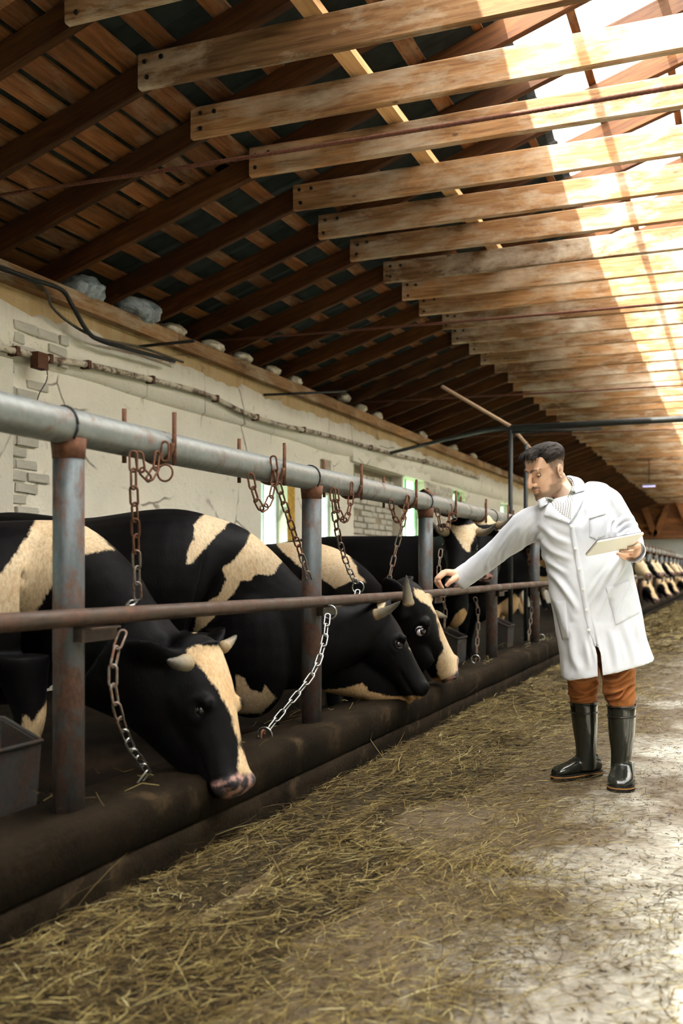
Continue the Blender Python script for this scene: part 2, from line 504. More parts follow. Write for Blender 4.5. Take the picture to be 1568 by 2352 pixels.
# --- bricks showing through the whitewash
def brick_mesh(seed):
    r = random.Random(seed)
    V, F = box_vf(-0.5, 0.5, -0.5, 0.5, -0.5, 0.5)
    me = mesh('brick', V, F, M['wash_brick'])
    bm = bmesh.new(); bm.from_mesh(me)
    bmesh.ops.bevel(bm, geom=bm.edges[:], offset=0.06, segments=1, affect='EDGES')
    for v in bm.verts:
        v.co += Vector((r.uniform(-.05, .05), r.uniform(-.025, .025), r.uniform(-.06, .06)))
    bm.to_mesh(me); bm.free()
    return me
BRICKS = [brick_mesh(s) for s in range(6)]
def brick_field(y0, y1, z0, z1, xf, skip=0.06, bl=0.262, bh=0.088, shape=None):
    row = 0
    z = z0
    while z + bh < z1 + 0.01:
        y = y0 - (0.13 if row % 2 else 0.0)
        while y < y1 - 0.03:
            a, b_ = max(y, y0), min(y + bl, y1)
            keep = RNG.random() > skip and b_ - a > 0.07
            if keep and (shape is None or shape((a + b_) / 2, z + bh / 2)):
                o = link('brick', RNG.choice(BRICKS), wall_left)
                o.location = (xf + RNG.uniform(-.012, .01), (a + b_) / 2, z + bh / 2)
                o.scale = (0.1, b_ - a - RNG.uniform(.012, .024), bh - RNG.uniform(.012, .024))
                o.rotation_euler = (RNG.uniform(-.02, .02), 0, RNG.uniform(-.03, .03))
            y += bl
        z += bh; row += 1
niche_back = box('niche_mortar', (XL - 0.36, XL - 0.17, NICHE[0], NICHE[1], NICHE[2], NICHE[3]), M['mortar'], wall_left)
brick_field(NICHE[0], NICHE[1], 1.25, 2.5, XL - 0.19, 0.05)
brick_field(4.9, 6.42, 1.3, 2.62, XL - 0.025, 0.12, shape=lambda y, z: y < 6.2 + 0.25 * mnoise.noise((y, z * 2.3, 1)) )
brick_field(16.45, 18.0, 1.45, 2.6, XL - 0.03, 0.15)
brick_field(5.86, 6.5, 2.66, 2.98, XL + 0.03, 0.15)
box('lintel', (XL - 0.2, XL + 0.05, NICHE[0] - 0.15, NICHE[1] + 1.4, NICHE[3] + 0.02, NICHE[3] + 0.2), M['wash'], wall_left)

# --- ragged thick plaster band under the wall plate, sits proud of the wall
def ragged_band():
    ys = np.arange(4.6, 44.5, 0.09)
    V, F = [], []
    for i, y in enumerate(ys):
        top = 3.02 + 0.07 * mnoise.noise((y * 1.7, 0, 0)) + 0.05 * mnoise.noise((y * 6, 3, 0)) + 0.02 * mnoise.noise((y * 19, 3, 0))
        bot = 2.62 + 0.03 * mnoise.noise((y * 0.8, 9, 0))
        for (x, z) in ((XL - 0.02, bot), (XL + 0.045 + 0.01 * mnoise.noise((y * 3, 1, 2)), bot + 0.03), (XL + 0.06 + 0.02 * mnoise.noise((y * 4, 7, 2)), (top + bot) / 2), (XL + 0.05 + 0.025 * mnoise.noise((y * 5, 4, 2)), top), (XL - 0.02, top + 0.03)):
            V.append((x, y, z))
        if i:
            for j in range(4):
                a = (i - 1) * 5 + j
                F.append((a, a + 5, a + 6, a + 1))
    me = mesh('plaster_band', V, F, M['wash'], True)
    bm = bmesh.new(); bm.from_mesh(me); bmesh.ops.recalc_face_normals(bm, faces=bm.faces[:]); bm.to_mesh(me); bm.free()
    link('plaster_band', me, wall_left)
ragged_band()
box('upper_plaster', (XL - 0.3, XL + 0.015, 4.6, 44.5, 2.95, 3.17), M['crumble'], wall_left)
# pilaster strip at the near end of the wall
box('pilaster', (XL - 0.1, XL + 0.07, 4.2, 5.86, 0.14, 2.62), M['wash_brick'], wall_left)
# board leaning in the wall above the rail
box('wall_batten', (XL - 0.01, XL + 0.05, *[P(735, 1100, X=XL).y, P(752, 1100, X=XL).y], 2.05, 2.5), mat_simple('grey_board', (0.4, 0.33, 0.24), 0.9, 0.1, 0, 0.3, 14), wall_left)

# --- gable ends
wall_back = empty('wall_back', (0, Y1, 0), kind='structure')
def back_part(name, b, m):
    o = box(name, b, m); o.parent = wall_back; o.location = (0, -Y1, 0); return o
back_part('masonry', (XL, XR, Y1, Y1 + 0.3, -0.1, 2.4), mat_whitewash('grey_end_wall', (0.42, 0.43, 0.38), (0.25, 0.22, 0.15), 0.4))
back_part('backing', (XL, XR, Y1 + .07, Y1 + .12, 2.3, 5.4), M['end_wood'])  # added sheet, blocks sky light leaking through the plank gaps
zz = 2.4
while zz < 5.2:
    half = min((5.15 - zz) / SLOPE, 5.2) if zz > 3.4 else 5.2
    back_part('plank', (max(XL, XRIDGE - half), min(XR, XRIDGE + half), Y1 - 0.03 + RNG.uniform(-.008, .008), Y1 + 0.06, zz + .008, zz + 0.215), M['end_wood'])
    zz += 0.223
back_part('beam', (XL, XR, Y1 - 0.16, Y1 - 0.03, 2.42, 2.62), M['end_wood'])
back_part('beam', (XL, XR, Y1 - 0.16, Y1 - 0.03, 4.45, 4.63), M['end_wood'])
def brace(xa, za, xb, zb, w=0.24):
    d = Vector((xb - xa, 0, zb - za)); n = Vector((-d.z, 0, d.x)).normalized() * (w / 2)
    V = []
    for y in (Y1 - 0.2, Y1 - 0.04):
        for (x, z, s) in ((xa, za, 1), (xb, zb, 1), (xb, zb, -1), (xa, za, -1)):
            V.append((x + n.x * s, y, z + n.z * s))
    F = [(0, 1, 2, 3), (7, 6, 5, 4), (0, 4, 5, 1), (1, 5, 6, 2), (2, 6, 7, 3), (3, 7, 4, 0)]
    o = link('brace', mesh('brace', V, F, M['end_wood']), wall_back); o.location = (0, -Y1, 0)
for xa in np.arange(-4.9, 5, 1.5):
    brace(xa, 2.55, xa + 0.75, 4.45); brace(xa + 0.75, 4.45, xa + 1.5, 2.55)
# front end (behind the viewer): the barn door stands shut
wall_front = empty('wall_front', (0, Y0, 0), kind='structure')
for b in ((XL, -2.1, Y0 - .3, Y0, -.1, 3.3), (2.5, XR, Y0 - .3, Y0, -.1, 3.3), (-2.1, 2.5, Y0 - .3, Y0, 3.0, 3.3), (-2.1, 0.7, Y0 - .2, Y0 - .1, -.1, 3.0), (0.7, 2.5, Y0 - .2, Y0 - .1, -.1, 3.0)):
    o = box('masonry', b, M['wash']); o.parent = wall_front; o.location = (0, -Y0, 0)
V = [(XL, Y0 - .15, 3.3), (XR, Y0 - .15, 3.3), (XRIDGE, Y0 - .15, 5.2), (XL, Y0 - .05, 3.3), (XR, Y0 - .05, 3.3), (XRIDGE, Y0 - .05, 5.2)]
o = link('gable_boarding', mesh('gable_boarding', V, [(0, 1, 2), (5, 4, 3), (0, 3, 4, 1), (1, 4, 5, 2), (2, 5, 3, 0)], M['end_wood']), wall_front); o.location = (0, -Y0, 0)

# ------------------------------------------------------------------ roof
ceiling = empty('ceiling', (0, 0, 3.4), kind='structure')
CO = Vector((0, 0, -3.4))
def cpart(name, me, loc, rot=(0, 0, 0)):
    o = link(name, me, ceiling); o.location = Vector(loc) + CO; o.rotation_euler = rot; return o
def timber(name, L, th, h, mat, seed=0):
    """timber along +X from 0..L with slightly waney edges, 8 segments"""
    r = random.Random(seed); rings = []
    n = 12
    for i in range(n + 1):
        x = L * i / n
        e = [r.uniform(-.004, .004) for _ in range(4)]
        rings.append([(x, -th / 2, -h / 2 + e[0]), (x, th / 2, -h / 2 + e[1]), (x, th / 2, h / 2 + e[2]), (x, -th / 2, h / 2 + e[3])])
    V, F = ring_loft(rings)
    me = mesh(name, V, F, mat)
    bm = bmesh.new(); bm.from_mesh(me); bmesh.ops.recalc_face_normals(bm, faces=bm.faces[:])
    ed = [e for e in bm.edges if abs(e.verts[0].co.x - e.verts[1].co.x) > 0.01 and len(e.link_faces) == 2]
    bmesh.ops.bevel(bm, geom=ed, offset=0.008, segments=1, affect='EDGES')
    bm.to_mesh(me); bm.free()
    return me
RL = (XRIDGE - (XL - 0.4)) / math.cos(ANG)
RAFT = [timber('rafter', RL, 0.055, 0.165, M['rafter'], s) for s in range(3)]
TIE_L, TIE_X, TIE_Z = 6.9, -3.245, 3.967
TIES = [timber('tie_beam', TIE_L, 0.05, 0.2, M['tie'], 20 + s) for s in range(4)]
bolt_me = mesh('bolt', *tube([(0, 0, 0), (0, -0.008, 0)], 0.014, 8, up=UPV), M['dark_iron'])
TRUSS_Y = [4.98 + 0.695 * k for k in range(-12, 57)]
for k, y in enumerate(TRUSS_Y):
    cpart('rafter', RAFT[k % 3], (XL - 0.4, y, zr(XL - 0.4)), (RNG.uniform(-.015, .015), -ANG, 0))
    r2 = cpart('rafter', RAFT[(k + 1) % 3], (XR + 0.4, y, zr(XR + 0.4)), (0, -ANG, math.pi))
    t = cpart('tie_beam', TIES[k % 4], (TIE_X + RNG.uniform(-.05, .05), y - 0.056, TIE_Z + RNG.uniform(-.015, .015)), (RNG.uniform(-.02, .02), RNG.uniform(-.004, .004), 0))
    if -1 < y < 14:
        for (bx, bz) in ((0.06, 0.045), (0.06, -0.05), (0.16, 0.05)):
            b = link('bolt', bolt_me, t); b.location = (bx + RNG.uniform(-.015, .015), -0.024, bz + RNG.uniform(-.01, .01))
# battens along Y on top of the rafters
def batten_mesh(L, w, th, seed):
    V, F = box_vf(-w / 2, w / 2, 0, L, 0, th)
    return mesh('batten', V, F, M['batten'])
_bm = {}
def batten(x, ya, yb, w, th=0.026, mat=None):
    key = (round(yb - ya, 1), round(w, 3))
    if key not in _bm: _bm[key] = batten_mesh(yb - ya, w, th, 0)
    s = -ANG if x < XRIDGE else ANG
    off = 0.0835
    return cpart('batten', _bm[key], (x - math.sin(-s) * off * (1 if x < XRIDGE else 1) , ya, zr(x) + off / math.cos(ANG)), (RNG.uniform(-.01, .01) * 0, s, 0))
x = XL - 0.25
while x < -3.25:                       # close boarding over the nearest bays
    batten(x, -3.9, 0.1, 0.14); batten(x, 0.1, 4.1, 0.13 + RNG.choice((0, .02)))
    batten(x, 4.1, 6.4, 0.125 + RNG.choice((0, .015, .03)))
    x += 0.178
x = XL - 0.2
rows = []
while x < -1.62:
    rows.append(x); x += 0.36
for x in rows:
    y = 6.3 if x < -3.25 else -3.9
    while y < Y1 - 0.2:
        L = min(4.2, Y1 - y)
        batten(x + RNG.uniform(-.03, .03), y, y + L, 0.115)
        y += 4.2
for x in (-1.56, -1.02, -0.47, 0.12, 0.28, 0.87, 1.42, 1.96):
    for y in np.arange(-3.9, 44, 6.0):
        batten(x, y, y + 6.0, 0.06)
for x in np.arange(2.5, 5.5, 0.6):
    batten(x, -3.9, 44.1, 0.115)
# sheets
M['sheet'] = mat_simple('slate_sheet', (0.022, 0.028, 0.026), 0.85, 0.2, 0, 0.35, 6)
def sheet(xa, xb, ya, yb, mat, name, wave=0.02):
    n = 16
    V, F = [], []
    for i in range(n + 1):
        y = ya + (yb - ya) * i / n
        d = 0.122 + wave * (1 + math.sin(2 * math.pi * i / 4.0))
        for dd in (d, d + 0.008):
            for x in (xa, xb):
                V.append((x, y, zr(x) + dd))
        if i:
            a = (i - 1) * 4; b = i * 4
            F += [(a, b, b + 1, a + 1), (a + 2, a + 3, b + 3, b + 2), (a, a + 2, b + 2, b), (a + 1, b + 1, b + 3, a + 3)]
    return mesh(name, V, F, mat)
SK0, SK1 = -1.5, 1.9
for (xa, xb, mt, nm) in ((XL - 0.6, SK0 + 0.06, M['sheet'], 'roof_sheet'), (SK1 - 0.06, XR + 0.6, M['sheet'], 'roof_sheet'), (SK0, XRIDGE, M['sky_pane'], 'rooflight_pane'), (XRIDGE, SK1, M['sky_pane'], 'rooflight_pane')):
    me = sheet(xa, xb, 0, 1.085, mt, nm)
    y = Y0 - 0.3
    while y < Y1 + 0.2:
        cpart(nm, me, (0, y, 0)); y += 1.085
# long stringer lying on the tie beams
st_me = mesh('stringer', *box_vf(-0.055, 0.055, 0, 8.0, 0, 0.05), M['new_wood'])
for y in np.arange(-3.9, 44, 8.0):
    cpart('stringer', st_me, (-2.14, y, 4.075))
    cpart('stringer', st_me, (2.54, y, 4.075))
# wall plate
for y in np.arange(-3.9, 44, 4.0):
    cpart('wall_plate', mesh('wall_plate', *box_vf(XL - 0.12, XL + 0.1 + RNG.uniform(0, .02), 0, 3.99, 3.17, 3.3), M['plate']), (0, y, 0))
for o in [c for c in ceiling.children if c.name.startswith('wall_plate')]:
    pass
box('eave_stop', (XL - 0.5, XL - 0.4, Y0, Y1, 3.1, 3.36), M['crumble'], wall_left)

# ------------------------------------------------------------------ kerbs
def kerb(name, xa, xb, lab):
    """cast concrete feeding kerb, front face towards the aisle at xa"""
    n = 240
    sgn = 1 if xa > xb else -1
    prof = [(xa, 0.0), (xa - 0.004 * sgn, 0.12), (xa - 0.004 * sgn, 0.172), (xa - 0.022 * sgn, 0.178), (xa - 0.006 * sgn, 0.186), (xa - 0.005 * sgn, 0.28), (xa - 0.012 * sgn, 0.32), (xa - 0.05 * sgn, 0.335), (xa - 0.16 * sgn, 0.325), (xb + 0.04 * sgn, 0.31), (xb, 0.28), (xb, 0.0)]
    V, F = [], []
    for i in range(n + 1):
        y = Y0 + 0.02 + (Y1 - Y0 - 0.04) * i / n
        if 2 < i < n: y += 0
        for j, (x, z) in enumerate(prof):
            d = 0.012 * mnoise.noise((y * 2.1, z * 5, x)) + 0.006 * mnoise.noise((y * 9, z * 9, x))
            V.append((x + d * sgn * (0.3 < 1) * (0 if j in (0, len(prof) - 1) else 1), y, z + (0.014 * mnoise.noise((y * 1.4, x * 6, 4)) + 0.006 * mnoise.noise((y * 8, x * 9, 2)) if z > 0.25 else 0)))
    m = len(prof)
    for i in range(n):
        for j in range(m - 1):
            a = i * m + j
            F.append((a, a + 1, a + 1 + m, a + m))
    F.append(tuple(range(m))); F.append(tuple(reversed(range(n * m, n * m + m))))
    me = mesh(name, V, F, M['kerb'], True)
    bm = bmesh.new(); bm.from_mesh(me); bmesh.ops.recalc_face_normals(bm, faces=bm.faces[:]); bm.to_mesh(me); bm.free()
    return link(name, me, label=lab, cat='kerb')
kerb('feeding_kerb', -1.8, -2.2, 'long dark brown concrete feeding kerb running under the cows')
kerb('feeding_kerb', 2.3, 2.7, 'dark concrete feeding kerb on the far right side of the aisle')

# ------------------------------------------------------------------ railing
RX = -2.0
POST_Y = [2.64 + 1.95 * k for k in range(-3, 22)]
rail = empty('stall_railing', (RX, 0, 0.3), label='long pipe railing of grey posts with a rusty lower bar above the kerb', cat='railing')
def rpart(name, me, loc=(0, 0, 0), parent=None):
    o = link(name, me, rail if parent is None else parent)
    o.location = Vector(loc) - (Vector((RX, 0, 0.3)) if parent is None else Vector((0, 0, 0)))
    return o
TOPZ = 1.545
def tp(y): return TOPZ + 0.004 * math.sin(y * 1.3)
rpart('top_rail', mesh('top_rail', *tube([(RX, y, tp(y)) for y in np.linspace(-3.3, 43, 120)], 0.059, 20), M['pipe'], True))
LZ, LXR = 0.93, -1.925
rpart('lower_rail', mesh('lower_rail', *tube([(LXR + 0.004 * math.sin(y), y, LZ + 0.006 * math.sin(y * .8)) for y in np.linspace(-3.3, 43, 120)], 0.0285, 14), M['rust_pipe'], True))
post_me = mesh('post', *tube([(0, 0, 0.26), (0, 0, 0.9), (0, 0, 1.50)], 0.05, 18, up=Vector((0, 1, 0))), M['post'], True)
ring_pts = [(0.062 * math.cos(a), 0, 0.062 * math.sin(a)) for a in np.linspace(0, 2 * math.pi, 21)]
tie_me = mesh('wire_tie', *tube([(x, 0.006 * math.sin(3 * i / 20), z) for i, (x, y, z) in enumerate(ring_pts)], 0.0045, 6, up=Vector((0, 1, 0))), M['dark_iron'], True)
collar_me = mesh('weld_collar', *tube([(0, 0, 1.44), (0, 0, 1.47), (0, 0, 1.505)], [0.051, 0.054, 0.058], 18, up=Vector((0, 1, 0))), M['rust'], True)
brV, brF = merge([box_vf(0.03, 0.075, -0.03, 0.16, -0.075, -0.03), box_vf(0.03, 0.11, -0.03, 0.13, -0.034, -0.028)])
br_me = mesh('bracket', brV, brF, M['rust_pipe'])
for y in POST_Y:
    rpart('post', post_me, (RX, y, 0))
    rpart('weld_collar', collar_me, (RX, y, 0))
    rpart('wire_tie', tie_me, (RX, y - 0.035, tp(y)))
    rpart('bracket', br_me, (RX, y, LZ))
# bent rusty plate on one post head
cpV, cpF = merge([([(-.06, -.05, .055), (0.0, -.05, .085), (0.0, .06, .085), (-.06, .06, .055), (-.06, -.05, .058), (0, -.05, .09), (0, .06, .09), (-.06, .06, .058)], [(0, 3, 2, 1), (4, 5, 6, 7), (0, 1, 5, 4), (1, 2, 6, 5), (2, 3, 7, 6), (3, 0, 4, 7)]), ([(0, -.05, .085), (.055, -.05, .05), (.055, .06, .05), (0, .06, .085), (0, -.05, .09), (.055, -.05, .056), (.055, .06, .056), (0, .06, .09)], [(0, 3, 2, 1), (4, 5, 6, 7), (0, 1, 5, 4), (1, 2, 6, 5), (2, 3, 7, 6), (3, 0, 4, 7)])])
rpart('cap_plate', mesh('cap_plate', cpV, cpF, M['rust']), (RX, POST_Y[5], TOPZ))
# pins that hold the chains
PIN_PAIRS = [(P(a, 1000, X=RX).y, P(b, 1000, X=RX).y) for a, b in ((318, 367), (577, 625), (768, 806), (902, 935), (1000, 1028), (1075, 1099), (1130, 1151))]
y = PIN_PAIRS[-1][1] + 0.8
while y < 34:
    PIN_PAIRS.append((y, y + 0.2)); y += 0.98
pin_me = mesh('pin', *tube([(0, 0, -0.075), (0, 0, 0.12)], 0.0085, 8, up=Vector((0, 1, 0))), M['rust'], True)
loop_me = mesh('pin_loop', *tube([(0.066 * math.cos(a), 0.09 * (a + math.pi / 2) / math.pi * 0, 0.066 * math.sin(a)) for a in np.linspace(-math.pi * 1.02, 0.02 * math.pi, 14)], 0.009, 7, up=Vector((0, 1, 0))), M['rust'], True)
for a, b in PIN_PAIRS:
    for yy in (a, b):
        rpart('pin', pin_me, (RX + 0.062 if yy == b else RX - 0.06, yy, TOPZ))
    rpart('pin_loop', loop_me, (RX, b - 0.02, TOPZ))
# ================================================================== COWS
def mat_hide():
    m, nt, b = nmat('cow_hide', 0.62, 0.07)
    g = G(nt)
    at = lambda n: g.n('ShaderNodeAttribute', attribute_name=n).outputs['Fac']
    pat, tan, nose = at('pat'), at('tan'), at('nose')
    c = g.coord((1, 1, 1))
    fine = g.noise(g.coord((1, 1, 0.35)), 95, 4, 0.7, 0.6)
    mid = g.noise(c, 14, 5, 0.65, 0.4)
    d = g.math('ADD', pat, g.math('MULTIPLY_ADD', fine, 0.024, -0.012))
    d = g.math('ADD', d, g.math('MULTIPLY_ADD', mid, 0.03, -0.015))
    f = g.ramp(g.math('MULTIPLY_ADD', d, 20.0, 0.5), [(0.42, 0.0), (0.62, 1.0)])
    black = g.ramp(mid, [(0.3, (0.002, 0.0018, 0.002)), (0.7, (0.0055, 0.0048, 0.005))])
    cream = g.ramp(fine, [(0.25, (0.34, 0.245, 0.14)), (0.55, (0.55, 0.43, 0.28)), (0.8, (0.66, 0.55, 0.39))])
    tanc = g.ramp(fine, [(0.25, (0.3, 0.15, 0.05)), (0.7, (0.56, 0.33, 0.13))])
    big = g.noise(c, 6.5, 5, 0.62, 0.3)
    tf = g.math('ADD', tan, g.math('MULTIPLY_ADD', big, 1.1, -0.6), clamp=True)
    wh = g.mix(tf, cream, tanc)
    dirt = g.noise(c, 30, 5, 0.75)
    wh = g.mix(g.ramp(dirt, [(0.62, 0.0), (0.78, 0.55)]), wh, (0.12, 0.07, 0.035))
    col = g.mix(f, black, wh)
    pink = g.ramp(g.noise(c, 22, 3, 0.5), [(0.45, (0.045, 0.042, 0.045)), (0.58, (0.42, 0.24, 0.2))])
    col = g.mix(nose, col, pink)
    g.link(col, b.inputs['Base Color'])
    g.link(g.ramp(nose, [(0.0, 0.52), (1.0, 0.28)]), b.inputs['Roughness'])
    b.inputs['Sheen Weight'].default_value = 0.008
    b.inputs['Sheen Roughness'].default_value = 0.4
    hair = g.noise(g.coord((1, 1, 0.25)), 160, 3, 0.6, 0.8)
    g.link(g.bump(g.math('ADD', hair, g.math('MULTIPLY', mid, 0.5)), 0.28, 0.006), b.inputs['Normal'])
    return m
M['hide'] = mat_hide()
def mat_horn():
    m, nt, b = nmat('cow_horn', 0.45, 0.4)
    g = G(nt)
    f = g.n('ShaderNodeAttribute', attribute_name='along').outputs['Fac']
    st = g.noise(g.coord((1, 1, 1)), 60, 4, 0.6)
    f2 = g.math('ADD', f, g.math('MULTIPLY_ADD', st, 0.35, -0.17))
    g.link(g.ramp(f2, [(0.0, (0.3, 0.22, 0.12)), (0.35, (0.2, 0.17, 0.12)), (0.8, (0.09, 0.08, 0.065)), (1.0, (0.03, 0.028, 0.025))]), b.inputs['Base Color'])
    g.link(g.bump(st, 0.2, 0.003), b.inputs['Normal'])
    return m
M['horn'] = mat_horn()
M['eye'] = mat_simple('cow_eye', (0.012, 0.009, 0.009), 0.08, 0.6)
M['sclera'] = mat_simple('cow_eye_white', (0.62, 0.55, 0.6), 0.12, 0.5, 0, 0.12, 40)
M['lid'] = mat_simple('cow_eyelid', (0.014, 0.012, 0.013), 0.5, 0.3)

def seg_sdf(u, v, poly):
    """signed distance (px) to polygon, positive inside"""
    n = len(poly)
    best = np.full(u.shape, 1e9); inside = np.zeros(u.shape, bool)
    for i in range(n):
        x1, y1 = poly[i]; x2, y2 = poly[(i + 1) % n]
        dx, dy = x2 - x1, y2 - y1
        L2 = dx * dx + dy * dy + 1e-9
        k = np.clip(((u - x1) * dx + (v - y1) * dy) / L2, 0, 1)
        d = np.hypot(u - x1 - k * dx, v - y1 - k * dy)
        best = np.minimum(best, d)
        c = ((y1 > v) != (y2 > v)) & (u < (x2 - x1) * (v - y1) / (y2 - y1 + 1e-12) + x1)
        inside ^= c
    return np.where(inside, best, -best)

def remesh(V, F, vox, smooth=6, name='tmp', fac=0.5):
    me = mesh(name, V, F)
    bm = bmesh.new(); bm.from_mesh(me)
    bmesh.ops.recalc_face_normals(bm, faces=bm.faces[:]); bm.to_mesh(me); bm.free()
    o = bpy.data.objects.new(name, me); COL.objects.link(o)
    md = o.modifiers.new('r', 'REMESH'); md.mode = 'VOXEL'; md.voxel_size = vox; md.adaptivity = 0.0
    if smooth:
        s = o.modifiers.new('s', 'SMOOTH'); s.factor = fac; s.iterations = smooth
    dg = bpy.context.evaluated_depsgraph_get()
    out = bpy.data.meshes.new_from_object(o.evaluated_get(dg))
    bpy.data.objects.remove(o, do_unlink=True)
    bpy.data.meshes.remove(me)
    return out

def get_co(me):
    a = np.empty(len(me.vertices) * 3); me.vertices.foreach_get('co', a); return a.reshape(-1, 3)
def set_co(me, a):
    me.vertices.foreach_set('co', np.ascontiguousarray(a).ravel()); me.update()
def get_no(me):
    a = np.empty(len(me.vertices) * 3); me.vertex_normals.foreach_get('vector', a); return a.reshape(-1, 3)
def set_attr(me, name, arr):
    at = me.attributes.get(name) or me.attributes.new(name, 'FLOAT', 'POINT')
    at.data.foreach_set('value', np.ascontiguousarray(arr, dtype=np.float32))
def smooth_shade(me):
    me.polygons.foreach_set('use_smooth', [True] * len(me.polygons)); me.update()

def ell_ring(c, s, n, w, top, bot, k=24, ex=2.3, low=1.0):
    """superellipse ring: half width w, from bot to top along n"""
    out = []
    mid, hh = (top + bot) / 2, (top - bot) / 2
    for i in range(k):
        a = 2 * math.pi * i / k
        ca, sa = math.cos(a), math.sin(a)
        x = math.copysign(abs(ca) ** (2 / ex), ca); y = math.copysign(abs(sa) ** (2 / ex), sa)
        ww = w * (1 if y > 0 else 1 + (low - 1) * abs(y))
        out.append(Vector(c) + s * (x * ww) + n * (mid + y * hh))
    return out

HEAD_ROWS = [(-.13, .06, -.06, -.16), (-.09, .095, -.015, -.21), (-.03, .118, .004, -.25), (.04, .125, .014, -.28), (.15, .129, .016, -.30), (.27, .134, .014, -.305), (.36, .127, .008, -.29),
             (.48, .108, -.002, -.252), (.60, .093, -.012, -.218), (.72, .086, -.02, -.196), (.82, .087, -.025, -.186), (.90, .092, -.026, -.186), (.96, .09, -.032, -.178), (1.0, .078, -.046, -.16), (1.03, .042, -.07, -.13)]

class Head:
    def __init__(s, poll, muzzle, up, wide=1.0):
        s.o = Vector(poll); d = Vector(muzzle) - s.o
        s.L = d.length; s.k = s.L / 0.53
        s.a = d.normalized()
        s.s = s.a.cross(Vector(up)).normalized()
        s.n = s.s.cross(s.a).normalized()
        s.wide = wide
    def pt(s, f, n, side):
        return s.o + s.a * (f * s.L) + s.n * (n * s.k) + s.s * (side * s.k * s.wide)
    def rings(s):
        return [ell_ring(s.o + s.a * (f * s.L), s.s, s.n, w * s.k * s.wide, t * s.k, b * s.k, 28, 2.5, 0.72) for f, w, t, b in HEAD_ROWS]
    def local(s, co):
        d = co - np.array(s.o)
        return d @ np.array(s.a) / s.L, d @ np.array(s.n) / s.k, d @ np.array(s.s) / (s.k * s.wide)

def ear_rings(h, side, direc, enrm=None, L=0.2, w=0.066):
    base = h.pt(0.03, -0.09, side * 0.11)
    d = Vector(direc).normalized()
    nrm = (Vector(enrm) - d * Vector(enrm).dot(d)).normalized() if enrm is not None else d.cross(h.n if abs(d.dot(h.n)) < 0.9 else h.a).normalized()   # ear flat lies in plane of d and 'flat'
    flat = nrm.cross(d).normalized()
    k = h.k
    out = []
    for f, ww, th in ((-0.1, .03, .03), (.12, .034, .028), (.3, .056, .021), (.55, .064, .018), (.78, .05, .016), (.93, .028, .014), (1.0, .01, .008)):
        c = base + d * (f * L * k) + nrm * (-.02 * math.sin(f * 3) * k)
        out.append([c + flat * (ww * (w / .062) * k * math.cos(a)) + nrm * (th * k * math.sin(a)) for a in [2 * math.pi * i / 14 for i in range(14)]])
    return out

def make_horn(parent, base, tip, bend, r, name='horn'):
    base, tip = Vector(base), Vector(tip)
    pts, rad = [], []
    for i in range(13):
        f = i / 12
        p = base.lerp(tip, f) + Vector(bend) * (4 * f * (1 - f))
        pts.append(p); rad.append(r * (1 - f) ** 0.6 * (1 + 0.06 * math.sin(i * 2.1)) + 0.002)
    V, F = tube(pts, rad, 14)
    me = mesh('horn', V, F, M['horn'], True)
    al = np.repeat(np.linspace(0, 1, 13), 14)
    set_attr(me, 'along', al)
    return link('horn', me, parent)

def ball(c, r, seg=16, rings=10, sq=(1, 1, 1)):
    V, F = [], []
    for i in range(rings + 1):
        th = math.pi * i / rings
        for j in range(seg):
            ph = 2 * math.pi * j / seg
            V.append((c[0] + r * sq[0] * math.sin(th) * math.cos(ph), c[1] + r * sq[1] * math.sin(th) * math.sin(ph), c[2] + r * sq[2] * math.cos(th)))
    for i in range(rings):
        for j in range(seg):
            a = i * seg + j; b = i * seg + (j + 1) % seg
            F.append((a, a + seg, b + seg, b))
    return V, F

def leg(top, knee, fet, hoof, r=(.12, .062, .043, .055)):
    pts = [top, Vector(top).lerp(knee, .5), knee, Vector(knee).lerp(fet, .5), fet, hoof]
    rad = [r[0], r[0] * .72, r[1], r[2], r[2] * 1.15, r[3]]
    p = smooth_pts([(*a, b) for a, b in zip(pts, rad)], 4)
    rings = []
    for x in p:
        rings.append([Vector((x[0] + x[3] * math.cos(a), x[1] + x[3] * math.sin(a), x[2])) for a in [2 * math.pi * i / 16 for i in range(16)]])
    return ring_loft(rings)

